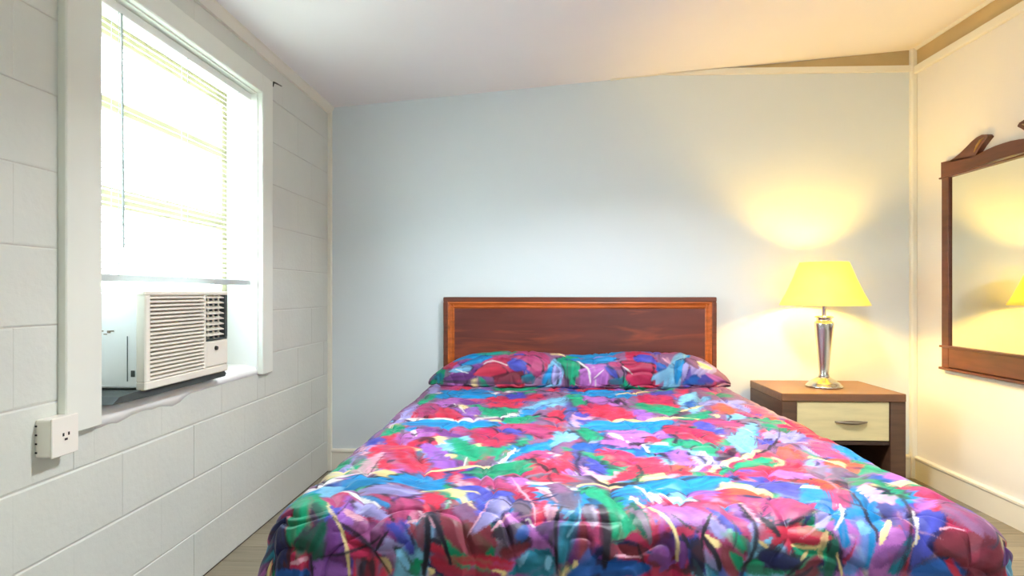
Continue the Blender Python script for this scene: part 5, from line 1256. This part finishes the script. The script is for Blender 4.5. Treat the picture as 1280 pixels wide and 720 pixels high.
def cloth_mesh(name, X, Y, Z, colr, m, parent=None):
    """one quad sheet from arrays of points, colour kept per vertex"""
    nv, nu = X.shape
    me = bpy.data.meshes.new(name)
    co = np.stack([X, Y, Z], -1).reshape(-1, 3).astype(np.float32)
    idx = np.arange(nv * nu, dtype=np.int32).reshape(nv, nu)
    f = np.stack([idx[:-1, :-1], idx[:-1, 1:], idx[1:, 1:], idx[1:, :-1]], -1).reshape(-1, 4)
    me.vertices.add(len(co)); me.vertices.foreach_set('co', co.ravel())
    me.loops.add(f.size); me.loops.foreach_set('vertex_index', f.ravel())
    me.polygons.add(len(f))
    me.polygons.foreach_set('loop_start', np.arange(0, f.size, 4, dtype=np.int32))
    me.update(calc_edges=True)
    me.polygons.foreach_set('use_smooth', np.ones(len(f), bool))
    at_ = me.color_attributes.new('print', 'FLOAT_COLOR', 'POINT')
    c4 = np.concatenate([np.clip(colr, 0.004, 0.95).reshape(-1, 3), np.ones((nv * nu, 1))], 1).astype(np.float32)
    at_.data.foreach_set('color', c4.ravel())
    me.validate()
    me.materials.append(m)
    o = bpy.data.objects.new(name, me); C.objects.link(o)
    if parent: o.parent = parent
    return o

def mat_cloth():
    m = bpy.data.materials.new('painted_cotton'); m.use_nodes = True
    t = m.node_tree; N = t.nodes; L = t.links
    p = N['Principled BSDF']
    a = N.new('ShaderNodeVertexColor'); a.layer_name = 'print'
    L.new(a.outputs[0], p.inputs['Base Color'])
    p.inputs['Roughness'].default_value = 0.5
    p.inputs['Specular IOR Level'].default_value = 0.25
    p.inputs['Sheen Weight'].default_value = 0.0
    tcn = N.new('ShaderNodeTexCoord')
    n = N.new('ShaderNodeTexNoise'); n.inputs['Scale'].default_value = 55; n.inputs['Detail'].default_value = 5
    L.new(tcn.outputs['Object'], n.inputs['Vector'])
    b = N.new('ShaderNodeBump'); b.inputs['Strength'].default_value = 0.25; b.inputs['Distance'].default_value = 0.006
    L.new(n.outputs['Fac'], b.inputs['Height']); L.new(b.outputs[0], p.inputs['Normal'])
    return m
M_cloth = mat_cloth()

top_all = parse(TOP_STROKES)
thin_lines = [(c[1:], p) for c, p in top_all if c[0] == '*']
top_polys = [(c.lstrip('*'), p) for c, p in top_all]
pil_polys = [(c.lstrip('*'), p) for c, p in parse(PIL_STROKES)]
ga = np.linspace(A0, A1, 960)
gb = np.concatenate([np.arange(B0, 1.95, 0.0028), np.linspace(1.95, B1, 430)])
GA, GB = np.meshgrid(ga, gb)
canvas = np.zeros(GA.shape + (3,)) + PALN['mv']
# the print repeats: earlier repeats first, so that the parts out of sight are covered too
core = [(c, p) for c, p in top_polys if 1.75 < p[:, 1].mean() < 3.2]
for sh_ in ((-0.80, -0.55), (0.80, -0.40), (-0.40, -0.95), (0.45, -0.95), (0.0, 0.72)):
    paint(canvas, GA, GB, [(c, p + np.array(sh_)) for c, p in core])
# dark under-strokes show in slivers round the brighter ones
def under(polys, seed, dx_, dy_):
    r_ = random.Random(seed); res = []
    for c, p in polys:
        if c not in ('dk', 'gm', 'wh', 'cm', 'pk') and len(p) < 17 and r_.random() < 0.6:
            o_ = p.mean(0)
            res.append((r_.choice(['dk', 'dk', 'gm', 'ny']), (p - o_) * 1.07 + o_ + np.array((r_.uniform(-dx_, dx_), r_.uniform(-dy_, dy_)))))
        res.append((c, p))
    return res
paint(canvas, GA, GB, under(top_polys, 5, 0.006, 0.007), rag=0.013)
# drag the wet paint a little along the brush direction
ph = 0.55 * noise2(GA, GB, 41, 0.22) + 1.25 * np.clip((1.66 - GB) / 0.14, 0, 1)
cph, sph = np.cos(ph), np.sin(ph)
acr = -GA * sph + GB * cph; alo = GA * cph + GB * sph
acc = np.zeros_like(canvas)
keep = np.clip((GB - 1.60) / 0.12, 0, 1)            # the drop at the foot keeps its crisp strokes
dr_ = (0.003 + 0.012 * keep) * noise2(alo * 5, acr * 100, 42)
for t_ in (-0.5, 0.0, 0.5):
    d_ = dr_ + t_ * 0.008 * keep
    ja = np.clip(np.rint((GA + d_ * cph - A0) / (A1 - A0) * (len(ga) - 1)), 0, len(ga) - 1).astype(int)
    jb = np.clip(np.searchsorted(gb, GB + d_ * sph), 0, len(gb) - 1)
    acc += canvas[jb, ja] / 3
canvas = acc
paint(canvas, GA, GB, thin_lines, rag=0.006)
# loose thin brush lines over the print
rl = random.Random(17)
lines = []
for q in range(170):
    col = rl.choice(['dk', 'dk', 'dk', 'gm', 'gm', 'wh', 'pk', 'ny'])
    cx, cy = rl.uniform(A0 + 0.1, A1 - 0.1), rl.uniform(1.25, 3.6)
    rad = rl.uniform(0.05, 0.22); t0 = rl.uniform(0, 6.28); dt = rl.uniform(0.5, 1.5)
    wd = rl.uniform(0.003, 0.0075) if col in ('dk', 'gm', 'ny') else rl.uniform(0.0015, 0.003)
    sq = rl.uniform(0.45, 0.9)
    po, pi_ = [], []
    for k in range(11):
        th = t0 + dt * k / 10
        w_ = wd * math.sin(math.pi * (0.08 + 0.84 * k / 10))
        po.append((cx + (rad + w_) * math.cos(th), cy + sq * (rad + w_) * math.sin(th)))
        pi_.append((cx + (rad - w_) * math.cos(th), cy + sq * (rad - w_) * math.sin(th)))
    lines.append((col, np.array(po + pi_[::-1])))
paint(canvas, GA, GB, lines, rag=0.004)
canvas *= (1 + 0.05 * noise2(GA * 60, GB * 60, 31))[..., None]
X, Y, Z = surf(GA, GB)
comf = cloth_mesh('comforter', X, Y, Z, canvas, M_cloth)
tag(comf, 'bright multicoloured brushstroke patterned comforter draped over the bed', 'comforter')
md = comf.modifiers.new('thickness', 'SOLIDIFY'); md.thickness = 0.012; md.offset = -1

gu = np.linspace(0, 1, 470); gs = np.linspace(0, 1, 150)
GU, GS = np.meshgrid(gu, gs)
pc = np.zeros(GU.shape + (3,)) + PALN['mv']
UW, SW = PX1 - PX0, 0.55
core2 = [(c, np.stack([(p[:, 0] - PX0) / UW, (p[:, 1] - 2.3) / SW], -1)) for c, p in core]
paint(pc, GU, GS, core2, sx=UW, sy=SW)
paint(pc, GU, GS, under(pil_polys, 8, 0.003, 0.012), rag=0.008, sx=UW, sy=SW)
X, Y, Z = pillow(GU, GS)
pf = cloth_mesh('pillow_roll', X, Y, Z, pc, M_cloth, comf)
